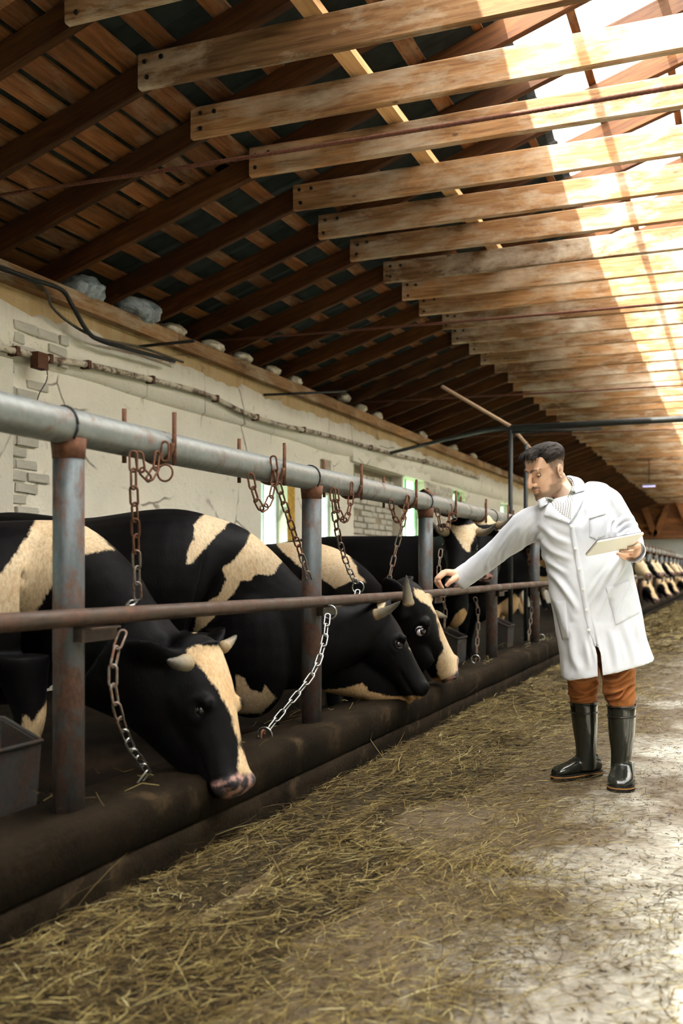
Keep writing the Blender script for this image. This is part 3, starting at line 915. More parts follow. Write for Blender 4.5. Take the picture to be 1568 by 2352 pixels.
def cow(label, spine, head, paint, horns, ears, legs=None, vox=0.013, eye_gaze=None, group='cows tethered along the kerb', nose_off=False, mouth=True, brisket=None, world_paint=None, eyes=(1, -1), eye_r=0.021, throat=None, eye_at=(0.33, -0.074)):
    ef, en = eye_at
    """spine: list of (top point, half width, depth) from rump to neck; head: Head"""
    parts = []
    tops = smooth_pts([(*p, w, d) for p, w, d in spine], 5)
    ctr = [Vector(r[:3]) for r in tops]
    fr = frames(ctr)
    rings = []
    for r, (t, s, n) in zip(tops, fr):
        rings.append(ell_ring(Vector(r[:3]), s, n, r[3], 0.0, -r[4], 28, 2.25, 0.86))
    # close rump
    c0 = sum(rings[0], Vector()) / len(rings[0])
    t0 = fr[0][0]
    rings = [[c0 - t0 * 0.1 + (q - c0) * 0.45 for q in rings[0]], [c0 - t0 * 0.06 + (q - c0) * 0.8 for q in rings[0]]] + rings
    last = [head.pt(0.12, -0.1, 0) + (q - sum(rings[-1], Vector()) / len(rings[-1])) * 0.8 for q in rings[-1]]
    rings.append(last)
    parts.append(ring_loft(rings))
    parts.append(ring_loft(head.rings()))
    for er in ears: parts.append(ring_loft(ear_rings(head, *er)))
    if legs:
        for lg in legs: parts.append(leg(*lg))
    if brisket:
        parts.append(ball(brisket[0], 1.0, 18, 12, brisket[1]))
    if throat:
        q = smooth_pts([(*P(a, b, X=x), r) for a, b, x, r in throat], 4)
        pts = [Vector(w[:3]) for w in q]; rr = []
        for p, w, (tt, _, _) in zip(pts, q, frames(pts)):
            sd_ = (head.s - tt * head.s.dot(tt)).normalized(); nn_ = sd_.cross(tt)
            rr.append([p + sd_ * (.56 * w[3] * math.cos(a)) + nn_ * (w[3] * math.sin(a)) for a in [2 * math.pi * k / 20 for k in range(20)]])
        parts.append(ring_loft(rr))
    # brow ridges and cheeks give the head bone structure
    for sd in (1, -1):
        parts.append(ball(head.pt(ef - .03, en + .04, sd * 0.1), 0.027 * head.k))
        parts.append(ball(head.pt(0.26, -0.19, sd * 0.075), 0.055 * head.k, sq=(1, 1, 1)))
        parts.append(ball(head.pt(0.945, -0.064, sd * 0.055), 0.037 * head.k))
    V, F = merge(parts)
    me = remesh(V, F, vox, 7, 'cow_body')
    co = get_co(me)
    f, n, sd = head.local(co)
    near = (f > -0.1) & (f < 1.15) & (np.abs(sd) < 0.17) & (n > -0.34) & (n < 0.09)
    no = get_no(me)
    disp = np.zeros(len(co))
    nos = np.zeros(len(co))
    for s_ in (1, -1):
        d = np.sqrt(((f - 0.965) * 0.53) ** 2 + ((n + 0.07) * 1.0) ** 2 + ((sd - s_ * 0.064) * 1.0) ** 2)
        disp -= np.where(near, 0.022 * np.exp(-(d / 0.016) ** 2), 0)
        e = np.sqrt(((f - ef) * 0.53) ** 2 + (n - en) ** 2 + (sd - s_ * 0.13) ** 2)
        disp -= np.where(near, 0.012 * np.exp(-(e / 0.026) ** 2), 0)
        disp += np.where(near, 0.006 * np.exp(-((e - 0.045) / 0.012) ** 2), 0)
    if mouth:
        g_ = np.exp(-((n + 0.14 - 0.02 * (1 - f)) / 0.006) ** 2) * np.clip((f - 0.62) / 0.1, 0, 1) * (f < 1.06)
        disp -= np.where(near, 0.012 * g_, 0)
        lip = np.exp(-((n + 0.165) / 0.012) ** 2) * np.clip((f - 0.7) / 0.1, 0, 1)
        disp += np.where(near, 0.004 * lip, 0)
    co = co + no * (disp * head.k)[:, None]
    set_co(me, co)
    pad = np.clip((f - 0.905) / 0.02, 0, 1) * np.clip((n + 0.13) / 0.01, 0, 1) * (n < -0.025) * near
    nos = np.maximum(nos, pad)
    if nose_off: nos *= 0
    set_attr(me, 'nose', nos)
    pat = np.full(len(co), -1.0); tan = np.zeros(len(co))
    u, v, t = proj(co)
    for poly, tn in paint:
        d = seg_sdf(u, v, poly) * t / FPX
        up_ = d > pat
        pat = np.where(up_, d, pat); tan = np.where(d > -0.05, np.where(up_, tn, tan), tan)
    if world_paint is not None:
        pat, tan = world_paint(co, f, n, sd, pat, tan)
    set_attr(me, 'pat', pat); set_attr(me, 'tan', tan)
    me.materials.clear(); me.materials.append(M['hide'])
    smooth_shade(me)
    base = Vector((co[:, 0].mean(), co[:, 1].mean(), 0.14))
    root = empty('cow', base, label=label, cat='cow', group=group)
    def fix(o):
        o.location = -base; return o
    fix(link('body', me, root))
    for hb in horns: fix(make_horn(root, *hb))
    for s_ in eyes:
        c = head.pt(ef, en, s_ * (0.127 if eye_gaze is not None else 0.113 - max(0, ef - .33) * .2))
        out = (head.s * s_ + head.n * 0.25 + head.a * 0.1).normalized()
        if eye_gaze is not None:
            e = fix(link('eye', mesh('eye', *ball(c, eye_r * head.k), M['sclera'], True), root))
            gz = Vector(eye_gaze).normalized()
            link('iris', mesh('iris', *ball(c + gz * 0.0085 * head.k, eye_r * 0.86 * head.k), M['eye'], True), e)
        else:
            fix(link('eye', mesh('eye', *ball(c, eye_r * head.k), M['eye'], True), root))
        q1 = out.cross(head.n).normalized(); q2 = out.cross(q1).normalized()
        pts = [c + out * (0.008 * head.k) + q1 * (math.cos(a) * 0.0245 * head.k) + q2 * (math.sin(a) * 0.0185 * head.k) for a in np.linspace(0, 2 * math.pi, 19)]
        fix(link('eyelid', mesh('eyelid', *tube(pts, 0.005 * head.k, 8, up=out), M['lid'], True), root))
    return root

def std_legs(fx, fy, rx, ry, zt=0.75, fz=0.14, w=0.15, lean=0.0):
    """front legs at (fx,fy), hind legs at (rx,ry)"""
    out = []
    for s in (1, -1):
        out.append(((fx, fy + s * w, zt), (fx + .03 + lean, fy + s * w, 0.5), (fx + .0 + lean, fy + s * w, 0.24), (fx + 0.03 + lean, fy + s * w, fz)))
    for s in (1, -1):
        out.append(((rx, ry + s * (w + .02), zt + .05), (rx - .12, ry + s * w, 0.6), (rx - .02, ry + s * w, 0.26), (rx + .03, ry + s * w, fz), (.16, .07, .045, .055)))
    return out
VR, VF, VU = VIEW_R, VIEW_F, UPV

# --- nearest cow, head hanging low over the kerb
hA = Head(P(484, 1480, X=-1.87), P(586, 1798, X=-1.64), VR * .9 - VF * .42 + VU * .15)
spA = [((-4.4, 2.95, 1.28), .22, .55), ((-3.9, 3.0, 1.3), .3, .72), ((-3.2, 3.1, 1.27), .34, .76), (P(90, 1194, X=-2.72), .3, .76), (P(185, 1208, X=-2.52), .25, .74), (P(258, 1268, X=-2.36), .2, .62), (P(322, 1362, X=-2.2), .165, .52), (P(395, 1452, X=-2.03), .14, .4)]
cow('nearest black cow, white shoulder band, blazed head hanging low over the kerb', spA, hA,
    [([(428, 1492), (455, 1480), (505, 1484), (522, 1515), (545, 1570), (557, 1640), (552, 1712), (582, 1770), (585, 1830), (548, 1815), (548, 1765), (550, 1720), (532, 1650), (503, 1590), (468, 1545), (436, 1515)], 0.45),
     ([(86, 1185), (190, 1190), (262, 1262), (225, 1268), (192, 1275), (160, 1310), (122, 1345), (78, 1410), (60, 1440), (-30, 1440), (-30, 1340), (0, 1318), (40, 1265), (66, 1225)], 0.15),
     ([(40, 1700), (55, 1640), (75, 1655), (110, 1610), (118, 1640), (95, 1690), (85, 1730), (40, 1730)], 0.5),
     ([(200, 1672), (235, 1680), (262, 1665), (256, 1740), (235, 1745), (210, 1700)], 0.35)],
    [(hA.pt(0.02, -.03, .1) if False else P(428, 1522, X=-1.84), P(384, 1517, X=-1.78), VU * -.006, .03), (P(512, 1487, X=-1.9), P(543, 1459, X=-1.93), VU * -.004, .024)],
    [(1, -VR * .9 + VU * .25 - VF * .2), (-1, VF * .8 + VU * .5 + VR * .1)],
    std_legs(-2.62, 3.0, -4.2, 2.95, lean=.02), vox=0.0125, throat=[(255, 1500, -2.25, .24), (335, 1570, -2.11, .19), (400, 1650, -1.995, .15), (455, 1725, -1.89, .115), (505, 1785, -1.79, .075)], eye_at=(.44, -.066))

# --- second cow, head stretched out level beneath the bar
hB = Head(P(884, 1398, X=-1.93), P(1000, 1574, X=-1.64), VR * .84 + VU * .55 + VF * .04)
spB = [((-4.35, 4.6, 1.36), .24, .56), ((-3.95, 4.66, 1.42), .3, .72), (P(195, 1190, X=-3.5), .35, .8), (P(380, 1168, X=-2.95), .34, .85), (P(480, 1184, X=-2.75), .31, .86), (P(560, 1213, X=-2.58), .27, .86), (P(622, 1262, X=-2.44), .22, .78), (P(705, 1345, X=-2.25), .18, .62), (P(785, 1388, X=-2.1), .15, .48)]
cow('big black cow with pale shoulder patches stretching its dark head under the rusty bar', spB, hB,
    [([(470, 1180), (518, 1178), (532, 1195), (503, 1225), (468, 1262), (442, 1294), (427, 1296), (432, 1262), (446, 1235), (443, 1205)], 0.1),
     ([(556, 1195), (605, 1215), (645, 1262), (655, 1282), (640, 1302), (622, 1323), (592, 1318), (575, 1332), (552, 1334), (546, 1352), (512, 1392), (470, 1440), (440, 1460), (458, 1392), (500, 1368), (520, 1330), (509, 1305), (540, 1282), (565, 1250), (574, 1225)], 0.25),
     ([(541, 1550), (562, 1558), (575, 1585), (600, 1590), (608, 1573), (634, 1604), (600, 1640), (545, 1640)], 0.45),
     ([(700, 1570), (745, 1584), (790, 1580), (833, 1568), (850, 1588), (900, 1600), (945, 1598), (985, 1602), (985, 1660), (700, 1660), (690, 1600)], 0.75),
     ([(938, 1488), (952, 1500), (975, 1535), (1000, 1572), (1015, 1560), (970, 1490)], 0.1),
     ([(866, 1388), (884, 1382), (882, 1396), (868, 1398)], 0.0)],
    [(P(862, 1412, X=-1.88), P(919, 1381, X=-1.72), VU * -.012, .031), (P(880, 1398, X=-2.02), P(915, 1372, X=-2.12), VU * -.004, .028)],
    [(1, -VR * .42 - VU * .6 - VF * .5, -VF + VR * .35), (-1, VF * .9 + VU * .3)],
    std_legs(-2.68, 4.72, -4.2, 4.62, lean=.02), vox=0.0125, nose_off=True, brisket=(P(575, 1500, X=-2.5), (.24, .17, .36)), throat=[(640, 1490, -2.45, .26), (720, 1514, -2.29, .18), (800, 1536, -2.12, .165), (880, 1572, -1.94, .115), (950, 1594, -1.78, .062)], eye_at=(.41, -.055))

# --- third cow, raised head with a wide eye
hC = Head(P(960, 1360, X=-1.86), P(1070, 1534, X=-1.66), VR * .82 - VF * .42 + VU * .42)
spC = [((-4.5, 6.3, 1.2), .23, .55), ((-4.0, 6.33, 1.24), .3, .72), (P(600, 1250, X=-3.3), .34, .78), (P(700, 1244, X=-2.85), .3, .78), (P(760, 1258, X=-2.62), .24, .66), (P(808, 1292, X=-2.42), .19, .52), (P(850, 1335, X=-2.22), .155, .42), (P(895, 1362, X=-2.03), .13, .34)]
cow('black cow with a cream blaze, upright horn and wide white-rimmed eye beneath the man\'s hand', spC, hC,
    [([(948, 1350), (985, 1362), (1012, 1402), (1040, 1450), (1040, 1480), (1052, 1508), (1075, 1540), (1075, 1560), (1045, 1560), (1014, 1562), (1003, 1550), (1002, 1525), (1006, 1510), (1019, 1490), (1011, 1470), (1007, 1440), (1001, 1412), (987, 1392), (966, 1382), (952, 1368)], 0.3),
     ([(985, 1560), (1005, 1555), (1030, 1566), (1045, 1575), (1040, 1600), (1000, 1600), (985, 1580)], 0.95),
     ([(620, 1230), (700, 1232), (750, 1245), (800, 1272), (818, 1300), (822, 1318), (842, 1338), (815, 1332), (792, 1342), (770, 1352), (738, 1330), (700, 1312), (650, 1270)], 0.2)],
    [(P(938, 1388, X=-1.84), P(933, 1321, X=-1.83), VR * -.004, .034), (P(998, 1410, X=-1.95), P(1027, 1419, X=-2.0), VU * .003, .026)],
    [(1, VU * .9 - VR * .42 - VF * .15, -VF - VR * .6), (-1, VF * .9 + VU * .1)],
    std_legs(-2.6, 6.4, -4.3, 6.3, lean=.03), vox=0.0125, eye_gaze=VR * .75 - VF * .55 + VU * .0, eye_r=.0245, throat=[(830, 1440, -2.24, .2), (880, 1465, -2.11, .15), (935, 1490, -1.96, .12), (985, 1532, -1.83, .065)], eye_at=(.25, -.05))

# --- fourth cow, facing the camera behind the third post
def cow_front(label, dy, poll, muz, up, paint, horns, ears, xoff=0.0, vox=0.016, wp=None, tz=1.42, by=None):
    h = Head(poll, muz, up)
    y = poll.y if by is None else by
    sp = [((-4.45 + xoff, y + .15, tz - .06), .23, .56), ((-4.0 + xoff, y + .14, tz), .3, .74), ((-3.3 + xoff, y + .12, tz), .34, .82), ((-2.85 + xoff, y + .1, tz), .3, .82), ((-2.64 + xoff, y + .02, tz + .02), .23, .66)] + ([] if by is None else [(Vector((-2.46 + xoff, y - .2, tz + .04)), .2, .55), (Vector(poll) + Vector((-.31, .6, .02)), .165, .46)]) + [(Vector(poll) + (Vector((-.09, .1, .0)) if by is None else Vector((-.07, .16, 0))), .14, .4)]
    return cow(label, sp, h, paint, horns, ears, std_legs(-2.72 + xoff, y + .1, -4.3 + xoff, y + .15), vox=vox, mouth=True, world_paint=wp, brisket=((-2.56 + xoff, y + .08, .78), (.15, .14, .26)))
pD = P(1062, 1198, t=7.78); mD = P(1052, 1338, t=7.5)
cow_front('black cow facing the camera behind the third post with a cream forehead triangle', 0, pD, mD, -VF * .85 + VU * .5,
    [([(1018, 1198), (1046, 1208), (1078, 1204), (1102, 1200), (1094, 1225), (1084, 1245), (1078, 1268), (1066, 1264), (1055, 1245), (1042, 1225)], 0.05),
     ([(1066, 1396), (1080, 1420), (1102, 1424), (1098, 1450), (1085, 1470), (1060, 1476), (1036, 1470), (1028, 1440), (1045, 1410)], 0.8),
     ([(1040, 1484), (1075, 1478), (1072, 1540), (1040, 1540)], 0.25)],
    [(P(1024, 1222, t=7.75), P(989, 1195, t=7.6), VU * -.03 , .033), (P(1098, 1222, t=7.8), P(1138, 1205, t=7.65), VU * -.025, .033)],
    [(1, -VR * .9 - VU * .15), (-1, VR * .9 - VU * .15)], by=9.2)
pE = P(1114, 1188, t=8.22); mE = P(1124, 1318, t=7.98)
cow_front('black cow with a cream poll and long curved horn, half hidden behind the forehead-triangle cow', 0, pE, mE, -VF * .7 + VU * .5 + VR * .35,
    [([(1070, 1180), (1145, 1180), (1148, 1196), (1128, 1204), (1104, 1206), (1080, 1202)], 0.1)],
    [(P(1144, 1206, t=8.2), P(1177, 1182, t=8.08), VU * -.03, .032), (P(1080, 1202, t=8.28), P(1034, 1182, t=8.28), VU * -.025, .03)],
    [(1, -VR * .9), (-1, VR * .9 - VU * .1)], vox=0.018, by=10.2)
pF = P(1212, 1200, X=-2.3); mF = pF + Vector((.36, -.12, -.42))
cow_front('black cow with an orange-tan patch on its neck standing beside the man\'s coat', 0, pF, mF, VU * .7 + VR * .5 - VF * .3,
    [([(1236, 1290), (1262, 1275), (1285, 1320), (1262, 1350), (1244, 1338)], 0.95),
     ([(1140, 1392), (1182, 1362), (1200, 1385), (1228, 1360), (1236, 1400), (1205, 1428), (1165, 1438), (1132, 1420)], 0.7)],
    [(pF + Vector((0.02, -.12, 0)), pF + Vector((.02, -.27, .05)), VU * -.02, .034), (pF + Vector((0.02, .12, 0)), pF + Vector((.02, .27, .05)), VU * -.02, .034)],
    [(1, -VF), (-1, VF)], vox=0.022)

# --- cows further down the row, three body variants shared by copies
def far_variant(label, poll, muz, seed, paleness):
    def wp(co, f, n, sd, pat, tan):
        q = co - np.array((poll.x, poll.y, 0))
        p = np.array([mnoise.noise((a * 2.1 + seed, b * 2.1, c * 1.6)) for a, b, c in q])
        p = p * 0.25 + paleness
        blaze = 0.05 - np.abs(sd) + 0.02 * (f > .6)
        onhead = (f > -0.02) & (f < 1.1) & (np.abs(sd) < .15) & (n > -.12) & (n < .1)
        p = np.where(onhead, np.maximum(p, blaze), p)
        return p, 0.25 + 0.3 * (q[:, 2] < 0.8)
    return cow_front(label, 0, poll, muz, VU * .6 + VR * .35 - VF * .6, [], [(poll + Vector((0.02, -.1, -.02)), poll + Vector((.04, -.22, .06)), VU * -.02, .03), (poll + Vector((0.02, .1, -.02)), poll + Vector((.04, .22, .06)), VU * -.02, .03)],
                     [(1, -VF * .9 - VU * .2), (-1, VF * .9 - VU * .2)], vox=0.028, wp=wp)
ordin = ['first', 'second', 'third', 'fourth', 'fifth', 'sixth', 'seventh', 'eighth', 'ninth', 'tenth', 'eleventh', 'twelfth']
FY = [21.0, 22.3, 23.6, 25.0, 26.5, 28.1, 29.8, 31.6, 33.5, 35.5]
v1 = far_variant('x', Vector((-1.9, FY[0], 1.3)), Vector((-1.64, FY[0] - .36, 1.02)), 3, 0.06)
v2 = far_variant('x', Vector((-1.86, FY[1], 0.82)), Vector((-1.6, FY[1] - .3, 0.47)), 8, 0.0)
v3 = far_variant('x', Vector((-1.92, FY[2], 1.28)), Vector((-1.62, FY[2] - .34, 1.03)), 21, -0.03)
look = {0: 'pale-faced spotted cow looking over the lower bar', 1: 'spotted cow feeding with its head low over the kerb', 2: 'mostly black spotted cow with its head raised'}
order = [0, 1, 2, 0, 1, 2, 1, 0, 2, 1]
seen = {0: None, 1: None, 2: None}
for i, y in enumerate(FY):
    k = order[i]; src = (v1, v2, v3)[k]
    if i < 3: root = src
    else:
        root = copy_obj(src); root.location.y += y - FY[k]
        for ch in list(src.children):
            c2 = copy_obj(ch, root)
            for gch in ch.children: copy_obj(gch, c2)
    root['label'] = look[k] + ', ' + ordin[i] + ' visible beyond the man'
    root['group'] = 'cows further down the row'
# ================================================================== THE MAN
def mat_cloth(name, col, rough=0.85, weave=420, var=0.06, bump=0.12, sheen=0.1):
    m, nt, b = nmat(name, rough, 0.2)
    g = G(nt)
    c = g.coord((1, 1, 1))
    n1 = g.noise(c, 9, 4, 0.6)
    n2 = g.noise(c, weave, 2, 0.5)
    g.link(g.ramp(n1, [(0.3, tuple(x * (1 - var) for x in col)), (0.7, tuple(min(1, x * (1 + var)) for x in col))]), b.inputs['Base Color'])
    g.link(g.bump(n2, bump, 0.001), b.inputs['Normal'])
    b.inputs['Sheen Weight'].default_value = sheen
    return m
M['coat'] = mat_cloth('white_lab_coat', (0.68, 0.71, 0.775), var=0.02)
M['trouser'] = mat_cloth('rust_brown_cotton', (0.38, 0.14, 0.042), var=0.22)
M['boot'] = mat_simple('dark_green_rubber', (0.02, 0.021, 0.016), 0.13, 0.55, 0, 0.1, 5)
M['sole'] = mat_simple('black_sole', (0.018, 0.016, 0.015), 0.6, 0.3)
M['welt'] = mat_simple('tan_welt', (0.42, 0.2, 0.06), 0.5, 0.3)
M['button'] = mat_simple('white_button', (0.86, 0.86, 0.84), 0.3, 0.5)
M['tablet'] = mat_simple('cream_tablet_case', (0.78, 0.76, 0.66), 0.45, 0.35)
M['tablet_edge'] = mat_simple('dark_tablet_edge', (0.05, 0.045, 0.055), 0.3, 0.5)
M['screen'] = mat_simple('tablet_screen', (0.01, 0.01, 0.012), 0.08, 0.6)
M['watch'] = mat_simple('dark_watch_strap', (0.015, 0.012, 0.012), 0.5, 0.3)
def mat_skin():
    m, nt, b = nmat('skin', 0.5, 0.35)
    g = G(nt)
    c = g.coord((1, 1, 1))
    n1 = g.noise(c, 30, 4, 0.6); n2 = g.noise(c, 700, 3, 0.6)
    col = g.ramp(n1, [(0.3, (0.68, 0.41, 0.27)), (0.7, (0.77, 0.5, 0.35))])
    red = g.n('ShaderNodeAttribute', attribute_name='red').outputs['Fac']
    col = g.mix(red, col, (0.56, 0.2, 0.15))
    bd = g.n('ShaderNodeAttribute', attribute_name='beard').outputs['Fac']
    st = g.ramp(g.math('ADD', g.math('MULTIPLY', n2, 0.75), g.math('MULTIPLY', bd, 0.35)), [(0.5, 0.0), (0.68, 1.0)])
    bf = g.math('MULTIPLY', g.math('MULTIPLY_ADD', st, 0.55, 0.16), bd, clamp=True)
    col = g.mix(bf, col, (0.1, 0.062, 0.038))
    bw = g.n('ShaderNodeAttribute', attribute_name='brow').outputs['Fac']
    n3 = g.noise(g.coord((1, 1, 1)), 420, 3, 0.7)
    bwf = g.math('MULTIPLY', bw, g.ramp(n3, [(0.3, 0.62), (0.6, 1.0)]), clamp=True)
    col = g.mix(bwf, col, (0.032, 0.022, 0.015))
    g.link(col, b.inputs['Base Color'])
    b.inputs['Subsurface Weight'].default_value = 0.12
    b.inputs['Subsurface Radius'].default_value = (0.9, 0.35, 0.2)
    b.inputs['Subsurface Scale'].default_value = 0.006
    g.link(g.bump(n2, 0.08, 0.001), b.inputs['Normal'])
    return m
M['skin'] = mat_skin()
def mat_hair():
    m, nt, b = nmat('dark_brown_hair', 0.6, 0.15)
    g = G(nt)
    st = g.noise(g.coord((1, 0.22, 1)), 210, 4, 0.65, 0.5)
    fade = g.n('ShaderNodeAttribute', attribute_name='fade').outputs['Fac']
    dark = g.ramp(st, [(0.3, (0.008, 0.006, 0.005)), (0.6, (0.02, 0.013, 0.009)), (0.85, (0.075, 0.05, 0.034))])
    lite = g.ramp(st, [(0.3, (0.1, 0.062, 0.036)), (0.7, (0.3, 0.18, 0.105))])
    g.link(g.mix(fade, dark, lite), b.inputs['Base Color'])
    g.link(g.bump(st, 0.9, 0.004), b.inputs['Normal'])
    return m
M['hair'] = mat_hair()
def mat_check():
    m, nt, b = nmat('checked_shirt', 0.85, 0.15)
    g = G(nt)
    tc = g.n('ShaderNodeTexCoord')
    sep = g.n('ShaderNodeSeparateXYZ', {0: g.n('ShaderNodeVectorRotate', {'Vector': tc.outputs['Object'], 'Axis': (0, 0, 1), 'Angle': -YAW - 0.5}).outputs[0]})
    def line(x, k, w):
        f = g.math('FRACT', g.math('MULTIPLY', x, k))
        return g.math('LESS_THAN', f, w)
    z = g.math('ADD', sep.outputs[2], g.math('MULTIPLY', sep.outputs[0], 0.3))
    x = g.math('SUBTRACT', sep.outputs[0], g.math('MULTIPLY', sep.outputs[2], 0.3))
    f = g.math('MAXIMUM', line(x, 122, 0.18), line(z, 122, 0.18))
    g.link(g.mix(f, (0.78, 0.78, 0.74), (0.075, 0.07, 0.08)), b.inputs['Base Color'])
    return m
M['check'] = mat_check()

person = empty('person', P(1375, 1800, t=5.08) * 1.0, label='man in a white lab coat and rubber boots leaning to reach towards a cow', cat='person')
person.location.z = 0.0
POFF = -Vector(person.location)
def pp(name, me, parent=None):
    o = link(name, me, person if parent is None else parent)
    if parent is None: o.location = POFF
    return o
FOLD_K = 1.0
def px_fold(me, folds, n_amp=0.0, n_scale=20, front_only=True):
    """press soft folds (px polyline, half width px, height m) into a mesh along its normals"""
    co, no = get_co(me), get_no(me)
    u, v, t = proj(co)
    facing = (no @ np.array(VIEW_F)) < 0.15
    d = np.zeros(len(co))
    for line, w, amp in folds:
        pl = smooth_pts(line, 5)
        best = np.full(len(u), 1e9); along = np.zeros(len(u))
        n = len(pl) - 1
        for i in range(n):
            x1, y1 = pl[i]; x2, y2 = pl[i + 1]
            dx, dy = x2 - x1, y2 - y1
            k = np.clip(((u - x1) * dx + (v - y1) * dy) / (dx * dx + dy * dy + 1e-9), 0, 1)
            e = np.hypot(u - x1 - k * dx, v - y1 - k * dy)
            m_ = e < best
            best = np.where(m_, e, best); along = np.where(m_, (i + k) / n, along)
        taper = np.sin(np.pi * np.clip(along, 0.02, 0.98)) ** 0.6
        prof = np.exp(-(best / w) ** 2) - 0.55 * np.exp(-((best - 1.7 * w) / (0.9 * w)) ** 2)
        d += np.where(facing | (not front_only), amp * taper * prof, 0)
    if n_amp:
        nz = np.array([mnoise.noise(p) for p in (co * n_scale)])
        d += n_amp * nz
    set_co(me, co + no * d[:, None])

# ---- coat body and sleeves: sections (left px, right px, depth t, half depth)
def px_section(L, R, t, hd, k=40, ex=2.3, tl=0.0):
    a, b = P(*L, t=t - tl), P(*R, t=t + tl)
    c = (a + b) / 2; h = (b - a) / 2
    dn = VIEW_F.copy()
    out = []
    for i in range(k):
        an = 2 * math.pi * i / k
        ca, sa = math.cos(an), math.sin(an)
        out.append(c + h * math.copysign(abs(ca) ** (2 / ex), ca) + dn * (hd * math.copysign(abs(sa) ** (2 / ex), sa)))
    return out
def px_loft(rows, sub=4, k=40, ex=2.3):
    a = np.array([[*r[0], *r[1], r[2], r[3]] for r in rows], float)
    s = smooth_pts(a, sub)
    return ring_loft([px_section((q[0], q[1]), (q[2], q[3]), q[4], q[5], k, ex) for q in s])
def px_tube(pts, sub=5, seg=20, flat=1.0, up=UPV):
    """pts: (u, v, t, radius m)"""
    w = np.array([[*P(u, v, t=t), r] for u, v, t, r in pts])
    s = smooth_pts(w, sub)
    return tube([Vector(q[:3]) for q in s], [float(q[3]) for q in s], seg, up)

coat_rows = [((1292, 1561), (1498, 1512), 5.08, .187), ((1288, 1505), (1481, 1462), 5.08, .182), ((1275, 1435), (1470, 1405), 5.08, .172), ((1266, 1375), (1459, 1350), 5.07, .162), ((1257, 1315), (1447, 1296), 5.06, .15),
             ((1246, 1268), (1432, 1248), 5.05, .145), ((1234, 1228), (1418, 1204), 5.04, .145), ((1228, 1195), (1408, 1166), 5.04, .135), ((1230, 1170), (1400, 1136), 5.04, .115), ((1240, 1156), (1396, 1115), 5.05, .09), ((1272, 1148), (1376, 1108), 5.08, .066), ((1302, 1142), (1350, 1106), 5.1, .045)]
V1 = px_loft(coat_rows, 4, 44)
SL_R = [(1250, 1200, 5.08, .09), (1216, 1206, 5.13, .09), (1180, 1234, 5.2, .079), (1146, 1262, 5.27, .066), (1100, 1299, 5.35, .0625), (1066, 1323, 5.4, .06)]
SL_L = [(1370, 1145, 5.04, .074), (1392, 1152, 5.03, .074), (1414, 1184, 5.04, .072), (1435, 1218, 5.04, .069), (1448, 1244, 5.0, .062), (1453, 1262, 4.94, .057)]
V2, V3 = px_tube(SL_R), px_tube(SL_L)
cv, cf = merge([V1, V2, V3])
coat_me = remesh(cv, cf, 0.0068, 9, 'coat')
coat_folds = [
    ([(1236, 1262), (1262, 1292), (1300, 1318)], 7, .006), ([(1250, 1300), (1290, 1345), (1325, 1400)], 8, .007), ([(1258, 1345), (1285, 1400), (1300, 1450)], 9, .006),
    ([(1232, 1225), (1262, 1262), (1312, 1285)], 7, .005), ([(1240, 1205), (1275, 1235), (1310, 1248)], 8, .004),
    ([(1436, 1290), (1405, 1345), (1372, 1420)], 7, .007), ([(1420, 1285), (1385, 1335), (1352, 1400)], 6, .006), ([(1446, 1330), (1425, 1380), (1408, 1440)], 7, .006), ([(1405, 1290), (1375, 1330), (1345, 1375)], 6, .005),
    ([(1352, 1418), (1364, 1470), (1378, 1528)], 5, -.008), ([(1310, 1440), (1316, 1500), (1330, 1545)], 9, .007), ([(1285, 1440), (1296, 1500), (1304, 1550)], 8, -.005), ([(1345, 1470), (1352, 1530)], 7, .005),
    ([(1400, 1440), (1410, 1490), (1418, 1535)], 9, .007), ([(1432, 1430), (1448, 1480), (1458, 1520)], 9, .006), ([(1460, 1420), (1472, 1470), (1482, 1510)], 7, .005),
    ([(1222, 1180), (1200, 1205), (1186, 1240)], 6, .005), ([(1232, 1195), (1212, 1225), (1205, 1258)], 6, -.005), ([(1246, 1225), (1226, 1250), (1212, 1268)], 5, .005), ([(1190, 1205), (1168, 1232), (1150, 1262)], 6, .005), ([(1170, 1240), (1152, 1268), (1148, 1290)], 5, -.005), ([(1140, 1250), (1120, 1285), (1118, 1312)], 6, .004), ([(1120, 1262), (1090, 1300)], 6, .003),
    ([(1408, 1200), (1405, 1222), (1412, 1243)], 4, -.012), ([(1414, 1222), (1438, 1203), (1462, 1204)], 4, .006), ([(1418, 1236), (1444, 1216), (1470, 1220)], 4, .006), ([(1412, 1210), (1432, 1190), (1452, 1188)], 5, .004), ([(1425, 1242), (1448, 1232), (1472, 1236)], 4, .005),
    ([(1400, 1135), (1404, 1170), (1400, 1200)], 4, -.005), ([(1340, 1150), (1352, 1180), (1345, 1215)], 9, .004), ([(1380, 1150), (1386, 1190), (1380, 1230)], 8, .004)]
coat_folds = [(l_, w_ * .85, a_ * 1.7) for l_, w_, a_ in coat_folds]
px_fold(coat_me, coat_folds, 0.003, 17)
